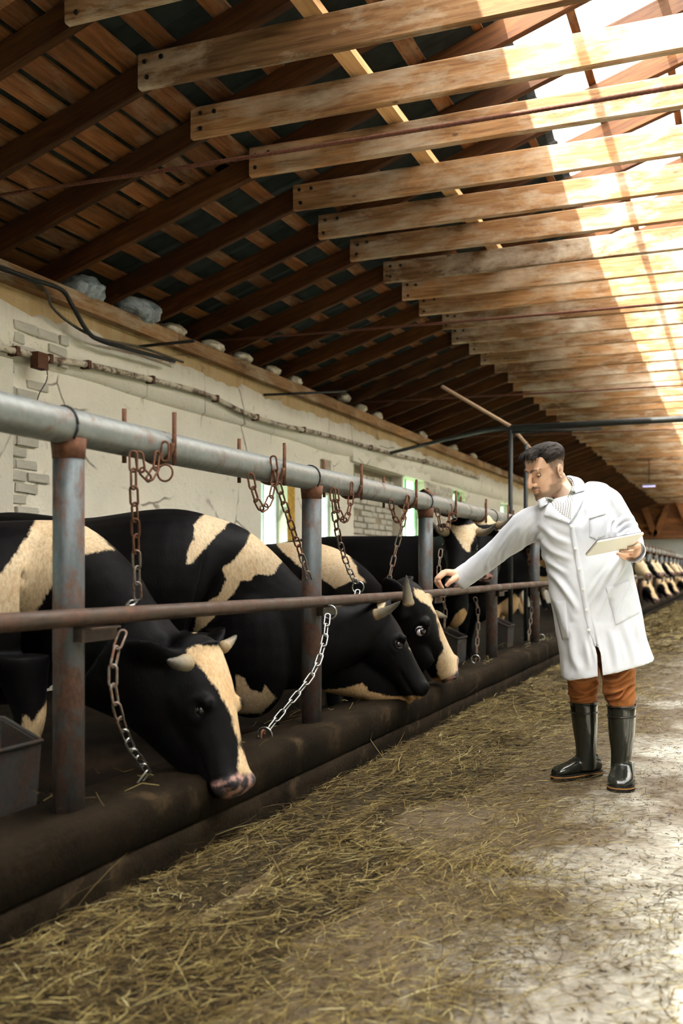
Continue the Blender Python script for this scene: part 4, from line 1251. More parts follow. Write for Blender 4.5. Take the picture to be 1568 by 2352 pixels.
# front vent: the cloth is open in a narrow wedge below the last button
co, no = get_co(coat_me), get_no(coat_me)
u, v, t = proj(co)
w_ = seg_sdf(u, v, [(1360, 1458), (1368, 1474), (1379, 1500), (1386, 1570), (1373, 1570), (1371, 1505)])
WEDGE = [(1360, 1458), (1368, 1474), (1379, 1500), (1386, 1570), (1373, 1570), (1371, 1505)]
front = (no @ np.array(VIEW_F)) < 0.3
for _ in range(2):
    w_ = seg_sdf(u, v, WEDGE)
    gu, gv = seg_sdf(u + .5, v, WEDGE) - w_, seg_sdf(u, v + .5, WEDGE) - w_
    gl = np.hypot(gu, gv) + 1e-9
    mv = front & (w_ > -1.6) & (w_ < 2.2)
    du, dv = np.where(mv, -w_ * gu / gl, 0), np.where(mv, -w_ * gv / gl, 0)
    co = co + (du * t / FPX)[:, None] * np.array(VIEW_R) - (dv * t / FPX)[:, None] * np.array(UPV)
    u, v, t = proj(co)
set_co(coat_me, co)
w_ = seg_sdf(u, v, WEDGE)
bm = bmesh.new(); bm.from_mesh(coat_me); bm.verts.ensure_lookup_table()
inw = front & (w_ > -.25)
dead = [f for f in bm.faces if all(inw[x.index] for x in f.verts)]
bmesh.ops.delete(bm, geom=dead, context='FACES'); bm.to_mesh(coat_me); bm.free()
coat_me.materials.clear(); coat_me.materials.append(M['coat']); smooth_shade(coat_me)
coat = pp('coat', coat_me)
def bvh_of(*mes):
    Vs, Fs = [], []
    for me in mes:
        n = len(Vs)
        Vs += [v.co.copy() for v in me.vertices]
        Fs += [tuple(i + n for i in p.vertices) for p in me.polygons]
    return BVHTree.FromPolygons(Vs, Fs)
CAMP = Vector((0, 0, CAMZ))
coat_bvh = bvh_of(coat_me)
def on_surf(u, v, bvh, fallback):
    d = (P(u, v, t=1.0) - CAMP)
    hit = bvh.ray_cast(CAMP, d.normalized())
    if hit[0] is None: return P(u, v, t=fallback), -d.normalized()
    return hit[0], hit[1]
def decal(name, poly, bvh, off, thick, mat, parent, res=5, fb=4.95, bulge=0.0, flatten=0.0):
    bm = bmesh.new()
    pts = []
    n = len(poly)
    for i in range(n):
        a, b = Vector((*poly[i], 0)), Vector((*poly[(i + 1) % n], 0))
        m_ = max(1, int((b - a).length / res))
        for k in range(m_): pts.append(a.lerp(b, k / m_))
    vs = [bm.verts.new(p) for p in pts]
    bm.faces.new(vs)
    bmesh.ops.triangulate(bm, faces=bm.faces[:], ngon_method='BEAUTY')
    for _ in range(2):
        lng = [e for e in bm.edges if (e.verts[0].co - e.verts[1].co).length > res * 1.6]
        if lng: bmesh.ops.subdivide_edges(bm, edges=lng, cuts=1)
        bmesh.ops.triangulate(bm, faces=bm.faces[:])
    cen = sum((v.co for v in bm.verts), Vector()) / len(bm.verts)
    hits = {}
    for v in bm.verts:
        hits[v] = on_surf(v.co.x, v.co.y, bvh, fb)
    ts = sorted(h[0].dot(VIEW_F) for h in hits.values()); med = ts[len(ts) // 2]
    uv = {v: (v.co.x, v.co.y) for v in bm.verts}
    for v, (p, nn) in hits.items():
        if abs(p.dot(VIEW_F) - med) > 0.12: p = P(*uv[v], t=med); nn = -VIEW_F
        # keep cloth pieces thin and slightly smoothed: pull towards the camera
        v.co = p + (CAMP - p).normalized() * (off)
    bmesh.ops.smooth_vert(bm, verts=[v for v in bm.verts if not v.is_boundary], factor=0.5, use_axis_x=True, use_axis_y=True, use_axis_z=True)
    bmesh.ops.recalc_face_normals(bm, faces=bm.faces[:])
    f0 = bm.faces[:]
    bm.normal_update()
    if sum((f.normal for f in f0), Vector()).dot(VIEW_F) > 0: bmesh.ops.reverse_faces(bm, faces=f0)
    bmesh.ops.solidify(bm, geom=bm.faces[:], thickness=thick)
    me = bpy.data.meshes.new(name); bm.to_mesh(me); bm.free()
    me.materials.append(mat); smooth_shade(me)
    return pp(name, me, parent)
# shirt front in the V of the lapels, then lapels, collar, placket, pockets and buttons
shirt = decal('shirt', [(1250, 1142), (1262, 1143), (1280, 1150), (1296, 1155), (1306, 1134), (1316, 1112), (1324, 1150), (1312, 1199), (1296, 1190), (1266, 1166)], coat_bvh, .004, .003, M['check'], None)
decal('lapel', [(1254, 1160), (1248, 1183), (1276, 1192), (1307, 1204), (1309, 1194), (1290, 1182), (1272, 1166), (1257, 1147)], coat_bvh, .011, .003, M['coat'], coat)
decal('lapel', [(1308, 1203), (1310, 1180), (1315, 1146), (1318, 1128), (1327, 1130), (1342, 1140), (1334, 1160), (1322, 1184)], coat_bvh, .011, .003, M['coat'], coat)
decal('placket', [(1306, 1204), (1316, 1204), (1328, 1258), (1338, 1306), (1347, 1354), (1354, 1402), (1362, 1440), (1370, 1484), (1365, 1484), (1343, 1418), (1336, 1376), (1320, 1286)], coat_bvh, .005, .002, M['coat'], coat)
decal('chest_pocket', [(1352, 1187), (1388, 1175), (1390, 1232), (1371, 1241), (1353, 1234)], coat_bvh, .0018, .0012, M['coat'], coat)
decal('pocket_welt', [(1352, 1187), (1390, 1174), (1391, 1181), (1353, 1194)], coat_bvh, .004, .0015, M['coat'], coat)
decal('patch_pocket', [(1390, 1351), (1444, 1332), (1468, 1408), (1414, 1436)], coat_bvh, .003, .0015, M['coat'], coat)
decal('patch_pocket', [(1268, 1381), (1299, 1379), (1305, 1468), (1290, 1469)], coat_bvh, .003, .0015, M['coat'], coat)
for (bu, bv) in ((1312, 1210), (1321, 1260), (1330, 1307), (1339, 1354), (1346, 1401), (1352, 1447)):
    p, nn = on_surf(bu, bv, coat_bvh, 4.95)
    p = p + (CAMP - p).normalized() * .007
    ax = (nn - VIEW_F * 0.4).normalized()
    pp('button', mesh('button', *tube([p - ax * .002, p + ax * .001, p + ax * .0035, p + ax * .003], [.0072, .0078, .0066, .002], 14, up=UPV), M['button'], True), coat)
# cuffs: short open tubes
def cuff(pts, name='cuff'):
    w = [Vector(P(u, v, t=t)) for u, v, t, r in pts]; rr = [r for *_, r in pts]
    V, F = tube(w, rr, 26, cap=False)
    V2, F2 = tube(w, [r - .003 for r in rr], 26, cap=False)
    n = len(V); m_ = 26
    F = F + [tuple(reversed([i + n for i in f])) for f in F2]
    a = n - m_
    for j in range(m_):
        F.append((a + j, a + (j + 1) % m_, n + a + (j + 1) % m_, n + a + j))
    return pp(name, mesh(name, V + V2, F, M['coat'], True), coat)
cuff([(1078, 1315, 5.385, .0612), (1066, 1323, 5.4, .0612), (1058, 1329, 5.412, .0605), (1052, 1333, 5.42, .0595)])
cuff([(1451.5, 1258, 4.955, .0585), (1453, 1263, 4.935, .0585), (1455, 1267, 4.91, .0575)])

# ---- trousers
tr1 = px_loft([((1312, 1430), (1385, 1420), 5.17, .085), ((1302, 1500), (1378, 1490), 5.18, .09), ((1303, 1545), (1374, 1540), 5.19, .085), ((1306, 1585), (1372, 1580), 5.2, .085), ((1311, 1612), (1368, 1610), 5.2, .072), ((1314, 1632), (1366, 1630), 5.2, .065)], 4, 32)
tr2 = px_loft([((1358, 1430), (1455, 1415), 5.05, .1), ((1364, 1500), (1456, 1490), 5.05, .1), ((1381, 1545), (1457, 1540), 5.05, .09), ((1386, 1590), (1458, 1588), 5.05, .088), ((1397, 1618), (1455, 1616), 5.05, .072), ((1400, 1638), (1453, 1636), 5.05, .065)], 4, 32)
tv, tf = merge([tr1, tr2, px_loft([((1310, 1380), (1450, 1370), 5.1, .12), ((1306, 1430), (1456, 1420), 5.1, .12), ((1310, 1460), (1454, 1450), 5.11, .1)], 4, 32)])
tro_me = remesh(tv, tf, 0.005, 5, 'trousers')
tfolds = [([(1302, 1548), (1335, 1566), (1372, 1552)], 5, .008), ([(1305, 1568), (1340, 1590), (1374, 1570)], 5, .01), ([(1304, 1592), (1330, 1600), (1360, 1596)], 5, .009), ([(1312, 1610), (1345, 1606), (1370, 1590)], 4, .007), ([(1310, 1530), (1350, 1540), (1372, 1525)], 5, .006),
    ([(1384, 1560), (1415, 1560), (1452, 1530)], 5, .009), ([(1386, 1590), (1420, 1585), (1456, 1562)], 5, .01), ([(1390, 1605), (1420, 1600), (1440, 1580)], 4, .008), ([(1384, 1535), (1410, 1545), (1440, 1520)], 5, .006), ([(1430, 1610), (1445, 1590), (1458, 1575)], 5, .006)]
tfolds = [(l_, w_ * .85, a_ * 2.4) for l_, w_, a_ in tfolds]
px_fold(tro_me, tfolds, 0.006, 24)
tro_me.materials.clear(); tro_me.materials.append(M['trouser']); smooth_shade(tro_me)
pp('trousers', tro_me)

# ---- boots
def boot(shaft, heel, toe, w, label):
    """shaft: rows (Lpx,Rpx,t,hd); heel, toe: ground points; w: half width"""
    heel, toe = Vector(heel), Vector(toe)
    heel.z = toe.z = 0
    d = (toe - heel); L = d.length; d.normalize()
    s = d.cross(UPV).normalized()
    foot = []
    for f, ww, top in ((0.0, .55, .075), (.04, .78, .1), (.12, .88, .125), (.25, .86, .135), (.36, .86, .128), (.48, .92, .108), (.6, 1.0, .09), (.75, 1.04, .078), (.87, .96, .07), (.95, .75, .06), (1.0, .42, .045)):
        c = heel + d * (f * L)
        foot.append(ell_ring(c, s, UPV, w * ww, top, .022, 24, 2.4))
    sh = px_loft(shaft, 4, 28, 2.05)
    V, F = merge([sh, ring_loft(foot)])
    me = remesh(V, F, 0.0062, 9, 'boot')
    me.materials.clear(); me.materials.append(M['boot']); smooth_shade(me)
    b = pp('boot', me)
    def outline(k, x0=0.0, x1=1.0):
        pts = []
        prof = [(0.0, .5), (.03, .74), (.1, .9), (.25, .84), (.4, .82), (.55, .95), (.7, 1.06), (.83, 1.03), (.93, .82), (.985, .48), (1.0, .2)]
        for f, ww in prof: pts.append(heel + d * (f * (L + .008) - .004) + s * (w * ww * k))
        for f, ww in reversed(prof): pts.append(heel + d * (f * (L + .008) - .004) - s * (w * ww * k))
        return pts
    def slab(name, k, z0, z1, mat, taper=1.0):
        r = outline(k)
        c = sum(r, Vector()) / len(r)
        R0 = [Vector((p.x, p.y, z0)) for p in r]; R1 = [Vector((p.x, p.y, z1)) for p in r]
        V, F = ring_loft([R0, R1])
        return pp(name, mesh(name, V, F, mat), b)
    slab('sole', 1.0, 0.0, .016, M['sole'])
    slab('welt', 1.025, .016, .022, M['welt'])
    slab('foxing', 1.0, .022, .03, M['sole'])
    def band(v_off, r_add, name):
        pass
    for (row, nm) in ((shaft[0], 'top_band'), (shaft[1], 'ridge_band')):
        sec = px_section(row[0], row[1], row[2], row[3], 28, 2.05)
        c = sum(sec, Vector()) / len(sec)
        ring = [c + (q - c) * 1.015 for q in sec] ; ring.append(ring[0])
        pp(nm, mesh(nm, *tube(ring, .0045, 6, cap=False), M['boot'], True), b)
    return b
boot([((1309, 1614), (1371, 1612), 5.2, .078), ((1311, 1636), (1371, 1634), 5.2, .076), ((1316, 1675), (1371, 1673), 5.2, .074), ((1322, 1715), (1369, 1713), 5.2, .065), ((1323, 1745), (1368, 1743), 5.2, .06), ((1322, 1768), (1368, 1766), 5.2, .058)],
     P(1374, 1779, Z=0.0), P(1271, 1793, Z=0.0), .052, 'a')
boot([((1395, 1621), (1458, 1619), 5.05, .08), ((1396, 1644), (1458, 1643), 5.05, .078), ((1398, 1685), (1456, 1683), 5.05, .074), ((1403, 1725), (1450, 1723), 5.05, .065), ((1403, 1755), (1446, 1753), 5.05, .06), ((1402, 1785), (1447, 1783), 5.05, .058)],
     P(1432, 1792, Z=0.0), P(1423, 1821, Z=0.0) , .063, 'b')

# ---- body: head, neck and hands as skin (one mesh)
hf = (-VR * .80 - VF * .46 - VU * .40).normalized()       # the way the face looks
hx = hf.cross(UPV).normalized()                           # his right-left axis
hx = (hx + UPV * 0.10 * (1 if hx.dot(VF) > 0 else -1)).normalized()
hz = hx.cross(hf).normalized()
HC = P(1254, 1086, t=5.02)
HS = 1.06
def hp(x, y, z): return HC + (hx * x + hf * y + hz * z) * HS
HROWS = [(-.118, .072, .03, .022), (-.113, .084, .01, .036), (-.1, .091, -.02, .05), (-.082, .092, -.04, .0585), (-.06, .0915, -.058, .063), (-.03, .091, -.076, .067), (0, .09, -.09, .071), (.03, .0885, -.098, .0745), (.05, .093, -.101, .0765), (.075, .09, -.1, .077), (.095, .08, -.094, .073), (.11, .062, -.08, .06), (.12, .038, -.055, .042), (.125, .012, -.025, .018)]
def head_rings(add=0.0, k=36):
    rows = smooth_pts(HROWS, 3)
    out = []
    for z, yf, yb, w in rows:
        c = (yf + yb) / 2; h = (yf - yb) / 2 + add
        ring = []
        for i in range(k):
            a = 2 * math.pi * i / k
            x = math.cos(a); y = math.sin(a)
            ex = 2.25
            xx = math.copysign(abs(x) ** (2 / ex), x) * (w + add)
            # face is narrower at the front below the eyes
            yy = math.copysign(abs(y) ** (2 / ex), y)
            if yy > 0: xx *= 1 - 0.16 * yy * (1.0 if z < 0.04 else 0.4)
            ring.append(hp(xx, c + yy * h, z))
        out.append(ring)
    return out
def hball(x, y, z, r, sq=(1, 1, 1)):
    V, F = ball((0, 0, 0), 1.0, 14, 10)
    return [hp(x + v[0] * r * sq[0], y + v[1] * r * sq[1], z + v[2] * r * sq[2]) for v in V], F
def htube(pts, rad, seg=10): return tube([hp(*p) for p in pts], [r * HS for r in rad], seg, up=hf)
parts = [ring_loft(head_rings())]
parts.append(htube([(0, .082, .05), (0, .095, .03), (0, .107, .008), (0, .118, -.014), (0, .1215, -.024), (0, .112, -.033)], [.011, .0095, .0105, .0125, .0125, .008]))
for s in (1, -1):
    parts.append(hball(s * .0135, .1, -.0255, .0105))
    parts.append(htube([(s * .012, .091, .041), (s * .03, .09, .046), (s * .046, .08, .041)], [.0085, .0095, .008]))
    parts.append(hball(s * .05, .0, -.07, .026, (.7, 1.2, 1)))
    # ear: rim, lobe and plate
    rim = []
    for a in np.linspace(-0.6, 2 * math.pi - 1.2, 22):
        rim.append((s * (.079 + .008 * (0.5 - 0.5 * math.cos(a))), -.016 - .017 * math.cos(a) - .006 * math.sin(a) * 0 - .004 * math.sin(a), .004 + .031 * math.sin(a)))
    parts.append(htube(rim, [.0048] * len(rim), 8))
    parts.append(hball(s * .08, -.016, .004, .02, (.3, .75, 1.3)))
    parts.append(hball(s * .079, -.006, -.025, .0085, (.7, 1, 1)))
parts.append(htube([(-.024, .086, -.0545), (-.012, .0955, -.0515), (0, .0975, -.0525), (.012, .0955, -.0515), (.024, .086, -.0545)], [.003, .0055, .005, .0055, .003]))
parts.append(htube([(-.022, .086, -.0575), (-.01, .0945, -.063), (0, .0955, -.0645), (.01, .0945, -.063), (.022, .086, -.0575)], [.003, .0058, .0065, .0058, .003]))
parts.append(hball(0, .082, -.1, .02, (1.2, .8, .8)))
neck_base = P(1297, 1148, t=5.012)
nb = [hp(0, -.035, -.04), hp(0, -.045, -.08), hp(0, -.055, -.105).lerp(neck_base, .4), neck_base, P(1312, 1190, t=5.09)]
parts.append(tube(nb, [.06, .06, .063, .071, .07], 24, up=hf))
hv, hfc = merge(parts)
head_me = remesh(hv, hfc, 0.0033, 7, 'head')
co = get_co(head_me)
loc = (co - np.array(HC)) / HS
lx, ly, lz = loc @ np.array(hx), loc @ np.array(hf), loc @ np.array(hz)
no = get_no(head_me)
d = np.zeros(len(co))
for s in (1, -1):
    e = np.sqrt(((lx - s * .031) / 1.45) ** 2 + ((lz - .0205) / .85) ** 2)
    d -= np.where(ly > .05, .0085 * np.exp(-(e / .0115) ** 2), 0)
    f_ = np.sqrt((lx - s * .0085) ** 2 + (lz + .034) ** 2 + (ly - .106) ** 2)
    d -= .005 * np.exp(-(f_ / .004) ** 2)
    g_ = np.sqrt((lx - s * .085) ** 2 * .2 + (ly + .012) ** 2 + (lz - .004) ** 2)
    d -= np.where(np.abs(lx) > .07, .013 * np.exp(-(g_ / .008) ** 2), 0)
mouth = np.exp(-((lz + .0572) / .0022) ** 2) * (np.abs(lx) < .026) * (ly > .07)
d -= .004 * mouth
co = co + no * (d * HS)[:, None]
set_co(head_me, co)
jaw = np.clip((-.028 - lz) / .02, 0, 1) * np.clip((ly + .045) / .02, 0, 1)
side = np.clip((np.abs(lx) - .046) / .012, 0, 1) * np.clip((.03 - lz) / .03, 0, 1) * np.clip((.05 - ly) / .02, 0, 1) * np.clip((ly + .03) / .015, 0, 1)
lips = np.exp(-((lz + .058) / .009) ** 2 - (lx / .02) ** 4) * (ly > .08)
stache = np.exp(-((lz + .043) / .007) ** 2) * (np.abs(lx) < .032) * (ly > .07)
cheek = np.clip((ly - .045) / .02, 0, 1) * np.clip((np.abs(lx) - .028) / .01, 0, 1) * np.clip((lz + .075) / .02, 0, 1)
beard = np.clip(np.maximum(jaw * (1 - .8 * cheek), np.maximum(side * .75, stache)) - lips * 1.3, 0, 1) * np.clip((lz + .135) / .015, 0, 1)
set_attr(head_me, 'beard', beard)
red = np.clip(lips * 0.55 + 0.3 * np.exp(-((lz + .02) / .014) ** 2 - (lx / .02) ** 2) * (ly > .1), 0, 1)
set_attr(head_me, 'red', red)
brow = np.zeros(len(co))
for s in (1, -1):
    for k in range(14):
        f = k / 13
        bx, bz = s * (.010 + .040 * f), .0385 + .0095 * math.sin(f * 2.3)
        brow = np.maximum(brow, (1.25 - .45 * f) * np.exp(-((lx - bx) / .0045) ** 2 - ((lz - bz) / (.0052 - .0016 * f)) ** 2) * (ly > .05))
ax_ = np.abs(lx)
hl = np.where(lz > .088, .068 - np.clip(ax_ - .03, 0, 1) * .5, np.where(lz > .045, .05 - (.088 - lz) * .25, .039 - (.045 - lz) * .5))
sideburn = np.where(ly > -.02, -.016, -.055)
buzz = np.clip((hl - ly) / .010, 0, 1) * np.clip((lz - sideburn) / .012, 0, 1) * np.clip(.55 + (lz - .0) * 7, .5, 1) * (1 - np.clip((ax_ - .0785) / .003, 0, 1) * (lz < .036))
brow = np.clip(np.maximum(brow, buzz * .92), 0, 1)

# hands: (u, v, t, r) chains
def chain(pts, sub=3, seg=10): return px_tube([(a, b, c, d * 1.27) for a, b, c, d in pts], sub, seg)
rh = [chain([(1066, 1326, 5.41, .021), (1054, 1322, 5.395, .0215), (1040, 1317.5, 5.385, .022)], 3, 14)]
fing = [[(1024, 1314, 5.355, .0115), (1008, 1329, 5.34, .0098), (1011, 1343, 5.355, .0088), (1017, 1351, 5.37, .0075)],
        [(1020, 1313, 5.38, .0118), (1003, 1329, 5.372, .01), (1005, 1343, 5.388, .009), (1012, 1351, 5.4, .0076)],
        [(1018, 1314, 5.405, .0112), (1001, 1331, 5.4, .0096), (1004, 1343, 5.415, .0086), (1010, 1348, 5.425, .0073)],
        [(1020, 1317, 5.428, .01), (1005, 1331, 5.428, .0085), (1008, 1340, 5.44, .0078), (1014, 1344, 5.45, .0066)]]
for f in fing:
    rh.append(chain(f))
    rh.append(chain([(1048, 1320, 5.392 + (f[0][2] - 5.392) * .3, .019), (1034, 1315.5, 5.39 + (f[0][2] - 5.39) * .75, .0155), f[0]], 3, 12))
rh.append(chain([(1050, 1325, 5.37, .016), (1041, 1331, 5.345, .0135), (1033, 1337, 5.335, .0108), (1024, 1346, 5.34, .0085)]))
# left hand on the back of the tablet: build the tablet plane first
TL, TR, BL = P(1372, 1243.5, t=4.66), P(1480, 1223, t=4.72), P(1343, 1277, t=4.80)
BR = TR + (BL - TL)
tn = (TR - TL).cross(BL - TL).normalized()
if tn.dot(VIEW_F) > 0: tn = -tn                 # towards the camera
def on_tab(u, v, off):
    dd = (P(u, v, t=1.0) - CAMP)
    k = (TL - CAMP).dot(tn) / dd.dot(tn)
    return CAMP + dd * k + tn * off
def chain3(pts, sub=3, seg=10):
    s = smooth_pts([(*p, r) for p, r in pts], sub)
    return tube([Vector(q[:3]) for q in s], [float(q[3]) for q in s], seg)
lh = []
for tip, pip, mcp in (((1439, 1254), (1455, 1250), (1467, 1253)), ((1421, 1261), (1446, 1261), (1467, 1264)), ((1415, 1267), (1441, 1270), (1463, 1273)), ((1422, 1273), (1437, 1276.5), (1456, 1280))):
    a, b, c = on_tab(*tip, .011), on_tab(*pip, .015), on_tab(*mcp, .012)
    c = P(*mcp, t=b.dot(VIEW_F) + .03)
    lh.append(chain3([(a, .0082), (a.lerp(b, .5) + tn * .003, .0092), (b, .0104), (c, .0122)]))
    lh.append(chain3([(c, .0125), (c.lerp(P(1460, 1268, t=4.88), .6), .017), (P(1457, 1268, t=4.9), .024)]))
lh.append(chain3([(P(1459, 1268, t=4.885), .026), (P(1456, 1266, t=4.92), .027), (P(1453, 1262, t=4.96), .028)], 3, 14))
lh.append(chain3([(P(1464, 1258, t=4.87), .016), (P(1464, 1250, t=4.86), .012), (on_tab(1457, 1244, -.028), .0105), (on_tab(1448, 1245, -.024), .009)]))
hands_me = remesh(*merge(rh), 0.0031, 4, 'hand')
hands2_me = remesh(*merge(lh), 0.0031, 4, 'hand2')
# one skin mesh for head and hands, joined through the arms inside the sleeves
bmx = bmesh.new()
arm_parts = [px_tube([(1322, 1180, 5.1, .06), (1250, 1195, 5.09, .05), (1180, 1236, 5.2, .042), (1100, 1299, 5.35, .034), (1056, 1324, 5.402, .026)], 4, 14), px_tube([(1330, 1170, 5.08, .05), (1392, 1158, 5.04, .045), (1414, 1184, 5.04, .042), (1435, 1218, 5.04, .038), (1448, 1244, 5.0, .032), (1453, 1262, 4.95, .027)], 4, 14), px_tube([(1310, 1140, 5.06, .05), (1335, 1250, 5.06, .1), (1365, 1400, 5.08, .1)], 4, 18)]
arm_me = mesh('arms', *merge(arm_parts))
for m_ in (head_me, hands_me, hands2_me, arm_me): bmx.from_mesh(m_)
body_me = bpy.data.meshes.new('body'); bmx.to_mesh(body_me); bmx.free()
nh = len(head_me.vertices); nall = len(body_me.vertices)
set_attr(body_me, 'beard', np.concatenate([beard, np.zeros(nall - nh)]))
set_attr(body_me, 'brow', np.concatenate([brow, np.zeros(nall - nh)]))
set_attr(body_me, 'red', np.concatenate([red, np.full(nall - nh, 0.12)]))
body_me.materials.clear(); body_me.materials.append(M['skin']); smooth_shade(body_me)
body = pp('body', body_me)
M['nail'] = mat_simple('nail', (0.66, 0.42, 0.34), 0.3, 0.5)
M['shaded_eyewhite'] = mat_simple('shaded_eye_white', (0.13, 0.1, 0.09), 0.2, 0.4)  # shadow of the eye slit painted into the eye-white colour
M['iris'] = mat_simple('dark_iris', (0.03, 0.018, 0.012), 0.12, 0.5)
for s in (1, -1):
    c = hp(s * .031, .0715, .0165)
    e = pp('eyeball', mesh('eyeball', *ball(c, .0112 * HS), M['shaded_eyewhite'], True), None)
    g_ = (hf - hz * .45).normalized()
    pp('iris', mesh('iris', *ball(c + g_ * .0042 * HS, .0088 * HS), M['iris'], True), e)
    # upper lid lowered over the downcast eye, thin lower lid
    for (lo, hi, rr, nm) in ((.02, 1.25, .0122, 'upper_eyelid'), (-1.3, -.75, .012, 'lower_eyelid')):
        V, F = [], []
        na, nb_ = 13, 7
        for a in range(na):
            az = -1.25 + 2.5 * a / (na - 1)
            for b in range(nb_):
                el = lo + (hi - lo) * b / (nb_ - 1)
                dr = hx * (math.sin(az) * math.cos(el)) + hf * (math.cos(az) * math.cos(el)) + hz * math.sin(el)
                V.append(c + dr * (rr * HS))
        for a in range(na - 1):
            for b in range(nb_ - 1):
                k = a * nb_ + b; F.append((k, k + nb_, k + nb_ + 1, k + 1))
        lm = mesh(nm, V, F, M['skin'], True)
        pp(nm, lm, None)
# nails
for (u_, v_, t_, up_) in ((1023.5, 1344.5, 5.331, 0),):
    p = P(u_, v_, t=t_)
    pp('fingernail', mesh('fingernail', *ball(p, .006, 10, 6, (1, .45, 1.1)), M['nail'], True), None)
for (u_, v_) in ((1441.5, 1253), (1424.5, 1260.5), (1419, 1266.5)):
    p = on_tab(u_, v_, .0185)
    pp('fingernail', mesh('fingernail', *ball(p, .0055, 10, 6, (1.1, .5, .75)), M['nail'], True), None)

# ---- hair: shell over the skull with combed-forward fringe
hair_me = remesh(*ring_loft(head_rings(0.001)), 0.0035, 3, 'hair')
co = get_co(hair_me); no = get_no(hair_me)
loc = (co - np.array(HC)) / HS
lx, ly, lz = loc @ np.array(hx), loc @ np.array(hf), loc @ np.array(hz)
ax_ = np.abs(lx)
hairline = np.where(lz > .088, .066 - np.clip(ax_ - .03, 0, 1) * .5 + np.clip(lz - .1, 0, 1) * .6, .05 - (.088 - lz) * .25)
low = np.where(ly > -.02, -.004 + .0 * ly, -.05)
cover = np.minimum(hairline - ly, lz - (.062 - .03 * np.clip((-.02 - ly) / .05, 0, 1)))
topness = np.clip((lz - .05) / .03, 0, 1)
strand = np.array([mnoise.noise((a * 160, b * 26, c * 110)) for a, b, c in zip(lx, ly, lz)])
thick = (.0028 + .0085 * topness + .003 * np.clip((.02 - ly) / .08, 0, 1)) * np.clip(cover / .02, 0.0, 1) + .0022 * strand * (0.4 + topness) * np.clip(cover / .01, 0, 1) + .0006
quiff = np.clip((ly - .03) / .03, 0, 1) * np.clip((lz - .09) / .012, 0, 1) * np.clip((.055 - ax_) / .02, 0, 1)
vec = no * thick[:, None] * HS + np.array(hf)[None, :] * (quiff * .026 * (1 + .5 * strand) * HS)[:, None] + np.array(hz)[None, :] * (quiff * .004)[:, None]
set_co(hair_me, co + vec)
set_attr(hair_me, 'fade', np.clip(1 - topness - 0.55 * np.clip((-.045 - ly) / .02, 0, 1), 0, 1) * np.clip(1.2 - np.clip((lz - .03) / .05, 0, 1), 0, 1))
bm = bmesh.new(); bm.from_mesh(hair_me); bm.verts.ensure_lookup_table()
dead = [f for f in bm.faces if np.mean([cover[v.index] for v in f.verts]) < 0]
bmesh.ops.delete(bm, geom=dead, context='FACES'); bm.to_mesh(hair_me); bm.free()
hair_me.materials.clear(); hair_me.materials.append(M['hair']); smooth_shade(hair_me)
hair = pp('hair', hair_me)
# loose tufts along the fringe and crown
r_ = random.Random(4)
tv_, tf_ = [], []
tl = []
for i in range(620):
    x = r_.uniform(-.062, .062); f = r_.random()
    y0 = r_.uniform(-.07, .082); z0 = .122 - 1.9 * x * x - 2.2 * max(0, y0 - .0) ** 2 * 1.4 - 1.5 * min(0, y0) ** 2
    L = r_.uniform(.014, .032) * (1.0 if y0 > .03 else .7)
    a = hp(x, y0, z0 + .004); b = hp(x + r_.uniform(-.006, .006), y0 + L * .75, z0 + .0145 - L * .05); c = hp(x + r_.uniform(-.009, .009), y0 + L * 1.5, z0 + .011 + r_.uniform(-.012, .005) - (0.012 if y0 > .05 else 0))
    tl.append(tube(smooth_pts([a, b, c], 3), [.0014, .0014, .0013, .0012, .001, .0008, .0004], 4))
tme = mesh('fringe', *merge(tl), M['hair'], True); set_attr(tme, 'fade', np.zeros(len(tme.vertices)))
pp('fringe', tme, hair)

# ---- shirt collar around the neck
def collar_piece(name, pts, parent):
    V = []
    top = [P(*a) for a in pts[0]]; bot = [P(*a) for a in pts[1]]
    return None
cpts = [(1291, 1096, 5.13), (1304, 1097, 5.09), (1314, 1106, 5.03), (1314, 1122, 4.985), (1306, 1140, 4.965), (1296, 1153, 4.955)]
cb = [(1297, 1108, 5.15), (1312, 1112, 5.1), (1322, 1122, 5.03), (1321, 1140, 4.98), (1313, 1158, 4.955), (1299, 1162, 4.95)]
ct = smooth_pts([P(u_, v_, t=t_) for u_, v_, t_ in cpts], 4); cbm = smooth_pts([P(u_, v_, t=t_) for u_, v_, t_ in cb], 4)
V = [tuple(p) for p in ct] + [tuple(p) for p in cbm]; n = len(ct)
F = [(i, i + 1, n + i + 1, n + i) for i in range(n - 1)]
bm = bmesh.new(); me = mesh('shirt_collar', V, F, M['check'], True); bm.from_mesh(me); bmesh.ops.solidify(bm, geom=bm.faces[:], thickness=.003); bm.to_mesh(me); bm.free()
pp('shirt_collar', me, shirt)
